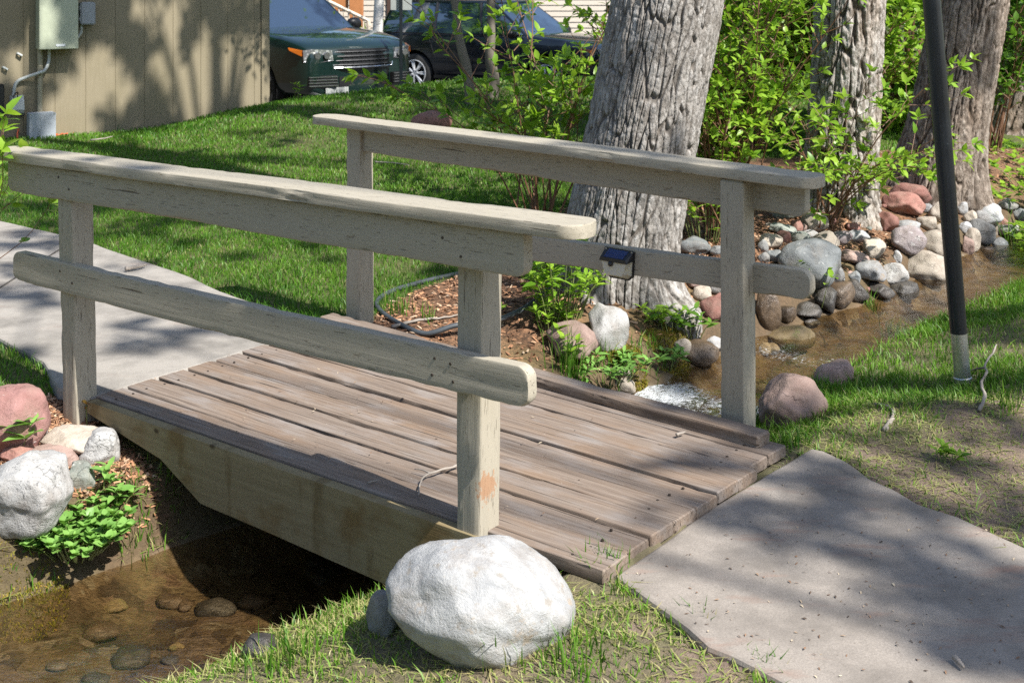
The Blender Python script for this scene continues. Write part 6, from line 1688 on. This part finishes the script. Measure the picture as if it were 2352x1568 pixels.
# stair railing
A, Bp = at_y(722, -12, 27), at_y(846, 48, 27)
low = at_y(846, 100, 27); hgt = Bp[2] - low[2]
t = empty('stair_railing', (Bp[0], Bp[1], low[2]), 'cream painted stair railing sloping down behind the green car', 'railing')
cm = plain('cream_paint', (.62, .53, .42), .55, var=.08)
d = np.array(Bp) - np.array(A); ext = np.array(A) - d * 1.0
V, Fs = tube([ext, Bp - d * .06, Bp, Bp + np.array([.02, 0, -.12])], .04, 8); mesh('top_rail', V, Fs, cm, t)
V, Fs = tube([ext - [0, 0, hgt * .93], Bp - [0, 0, hgt * .93]], .05, 8); mesh('bottom_rail', V, Fs, cm, t)
V, Fs = tube([Bp - [0, 0, hgt + .3], Bp], .045, 8); mesh('post', V, Fs, cm, t)
g = Geo(); n = 22
for k in range(1, n):
    p = ext + (Bp - ext) * k / n; b = Geo().tube([p - [0, 0, hgt * .93], p], .020, 6); b.make('baluster', cm, t)
stt = Geo()
for k in range(8):
    p = ext + (Bp - ext) * k / 8; stt.box((p[0], p[1] + .1, -1.6), (p[0] + (Bp - ext)[0] / 8 + .02, p[1] + 1.4, p[2] - hgt * .98))
o = tag(stt.make('stair_steps', plain('step_boards', (.40, .34, .27), .7), loc=(Bp[0], Bp[1] + .7, -.8)), 'wooden steps beside the cream stair railing', 'steps')
# birch
a, b = at_y(861, 110, 24.5), at_y(871, 0, 24.5); a[2] = lot_z(24.5) - .1; d = (b - a)
t = empty('birch_tree', tuple(a), 'slim white birch trunk between the two parked cars', 'tree')
m = Mat('birch_bark'); nz = m.noise(m.co(scale=(1, 1, 5)), 7, 4); bm_ = m.set(Base_Color=m.mix(m.ramp(nz, [(.60, 0.0), (.66, .9)]), (.70, .68, .63), (.06, .055, .05)), Roughness=.7)
V, Fs = tube([a + d * q for q in np.linspace(0, 3, 24)], np.linspace(.115, .06, 24), 12); mesh('trunk', V, Fs, bm_, t, smooth=True)
r = np.random.default_rng(3); P = a + d * 3 + r.normal(size=(900, 3)) * np.array([1.1, 1.1, .9]); V, Fs, tn = leaves(P, r.normal(size=(900, 3)), r.normal(size=(900, 3)) * .5 + [0, 0, 1], .09, .06, r.random(900)); mesh('crown', V, Fs, MT['leaf'], t, attrs={'tint': tn})
# sign
a = at_y(921, 215, 17.6); a[2] = Hs(a[0], a[1]) - .1
t = empty('parking_sign', tuple(a), 'back of a small pale sign on a dark post in front of the black car', 'sign')
Geo().rbox((-.022, -.022, 0), (.022, .022, 2.2), .004).make('post', MT['black_paint'], t, local=True)
zz = at_y(921, 24, 17.6)[2] - a[2]
Geo().rbox((-.15, .026, zz), (.15, .032, zz + .46), .002).make('panel', plain('sign_back', (.42, .44, .42), .45, .3), t, local=True)
# greenery closing the view
rb = np.random.default_rng(21)
def far_bush(x, y, w, h, label, mat, n, leaf, name='background_shrub', seed=0):
    r = np.random.default_rng(seed); z = lot_z(y) if y > 17 else Hs(x, y); t = empty(name, (x, y, z), label, 'shrub', 'shrubs in the background')
    P = []; g = Geo()
    nb = 16
    for k in range(nb):
        a = r.uniform(0, 6.28); q = r.random() ** .5; c = np.array([x + math.cos(a) * q * w * .8, y + math.sin(a) * q * w * .5, z + h * r.uniform(.12, .95) * (1 - .35 * q)])
        v = r.normal(size=(n // nb, 3)); v /= np.linalg.norm(v, axis=1)[:, None]; rad = r.uniform(.16, .34) * w
        P.append(c + v * (r.random(n // nb) ** .4)[:, None] * rad * [1, 1, .8]); g.tube(spline([(x, y, z), (x * .4 + c[0] * .6, y * .4 + c[1] * .6, z + (c[2] - z) * .5), c], 6), np.linspace(.03, .008, 6), 5)
    P = np.concatenate(P); P[:, 2] = np.maximum(P[:, 2], z + .02); k = len(P)
    V, Fs, tn = leaves(P, r.normal(size=(k, 3)) + [0, -.2, .1], r.normal(size=(k, 3)) * .6 + [0, 0, 1], leaf * r.uniform(.7, 1.2, k), leaf * .55, np.clip(r.normal(.5, .25, k), 0, 1))
    g.make('stems', MT['stem'], t); mesh('leaves', V, Fs, MT[mat], t, attrs={'tint': tn})
for q, (x, y, w, h, mat, lb) in enumerate([
 (-2.9, 28.5, .8, 1.9, 'leaf', 'light green bush behind the birch trunk'), (1.9, 15.2, .9, 3.2, 'leaf', 'dark bush on the rise right of the black car'), (3.0, 14.6, 1.3, 4.2, 'leaf', 'sunlit bush on the rise behind the dense bright shrub'),
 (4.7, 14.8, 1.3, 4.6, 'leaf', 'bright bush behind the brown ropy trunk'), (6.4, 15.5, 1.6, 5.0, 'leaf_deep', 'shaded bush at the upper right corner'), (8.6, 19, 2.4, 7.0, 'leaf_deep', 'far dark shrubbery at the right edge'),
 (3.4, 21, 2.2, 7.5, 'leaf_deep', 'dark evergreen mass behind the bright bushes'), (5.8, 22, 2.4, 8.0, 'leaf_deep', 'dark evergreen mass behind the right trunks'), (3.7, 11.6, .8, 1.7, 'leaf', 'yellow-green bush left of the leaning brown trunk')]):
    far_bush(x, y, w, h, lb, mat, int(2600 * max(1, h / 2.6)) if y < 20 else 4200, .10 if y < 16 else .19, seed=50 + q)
for q, (x, y) in enumerate([(-14, -9), (-6, -11), (3, -12.5), (12, -14)]):  # unseen evergreens added behind the camera to dim skylight on front faces
    far_bush(x, y, 5.0, 10.0, 'tall evergreen standing behind the photographer', 'leaf_deep', 4200, .42, 'sky_blocking_evergreen', 120 + q)
for q, (x, y) in enumerate([(-13, 43), (-5, 46), (4, 47), (-21, 38)]):  # unseen trees added to keep bright sky out of the stream's reflections
    far_bush(x, y, 6.0, 24.0, 'towering evergreen beyond the pale clapboard house', 'leaf_deep', 6000, .62, 'sky_blocking_evergreen', 140 + q)
# far evergreens, raised tall and extended leftwards to block sky reflected in water
for q, (x, y) in enumerate([(4, 38), (9, 36), (14.5, 34), (20, 31), (27, 34), (12, 20), (-10, 21), (-14, 27), (-19, 18), (-24, 10)]):
    far_bush(x, y, 4.5, 12.0, 'far evergreen closing the view beyond the parking lot', 'leaf_deep', 4500, .42, 'sky_blocking_evergreen', 90 + q)
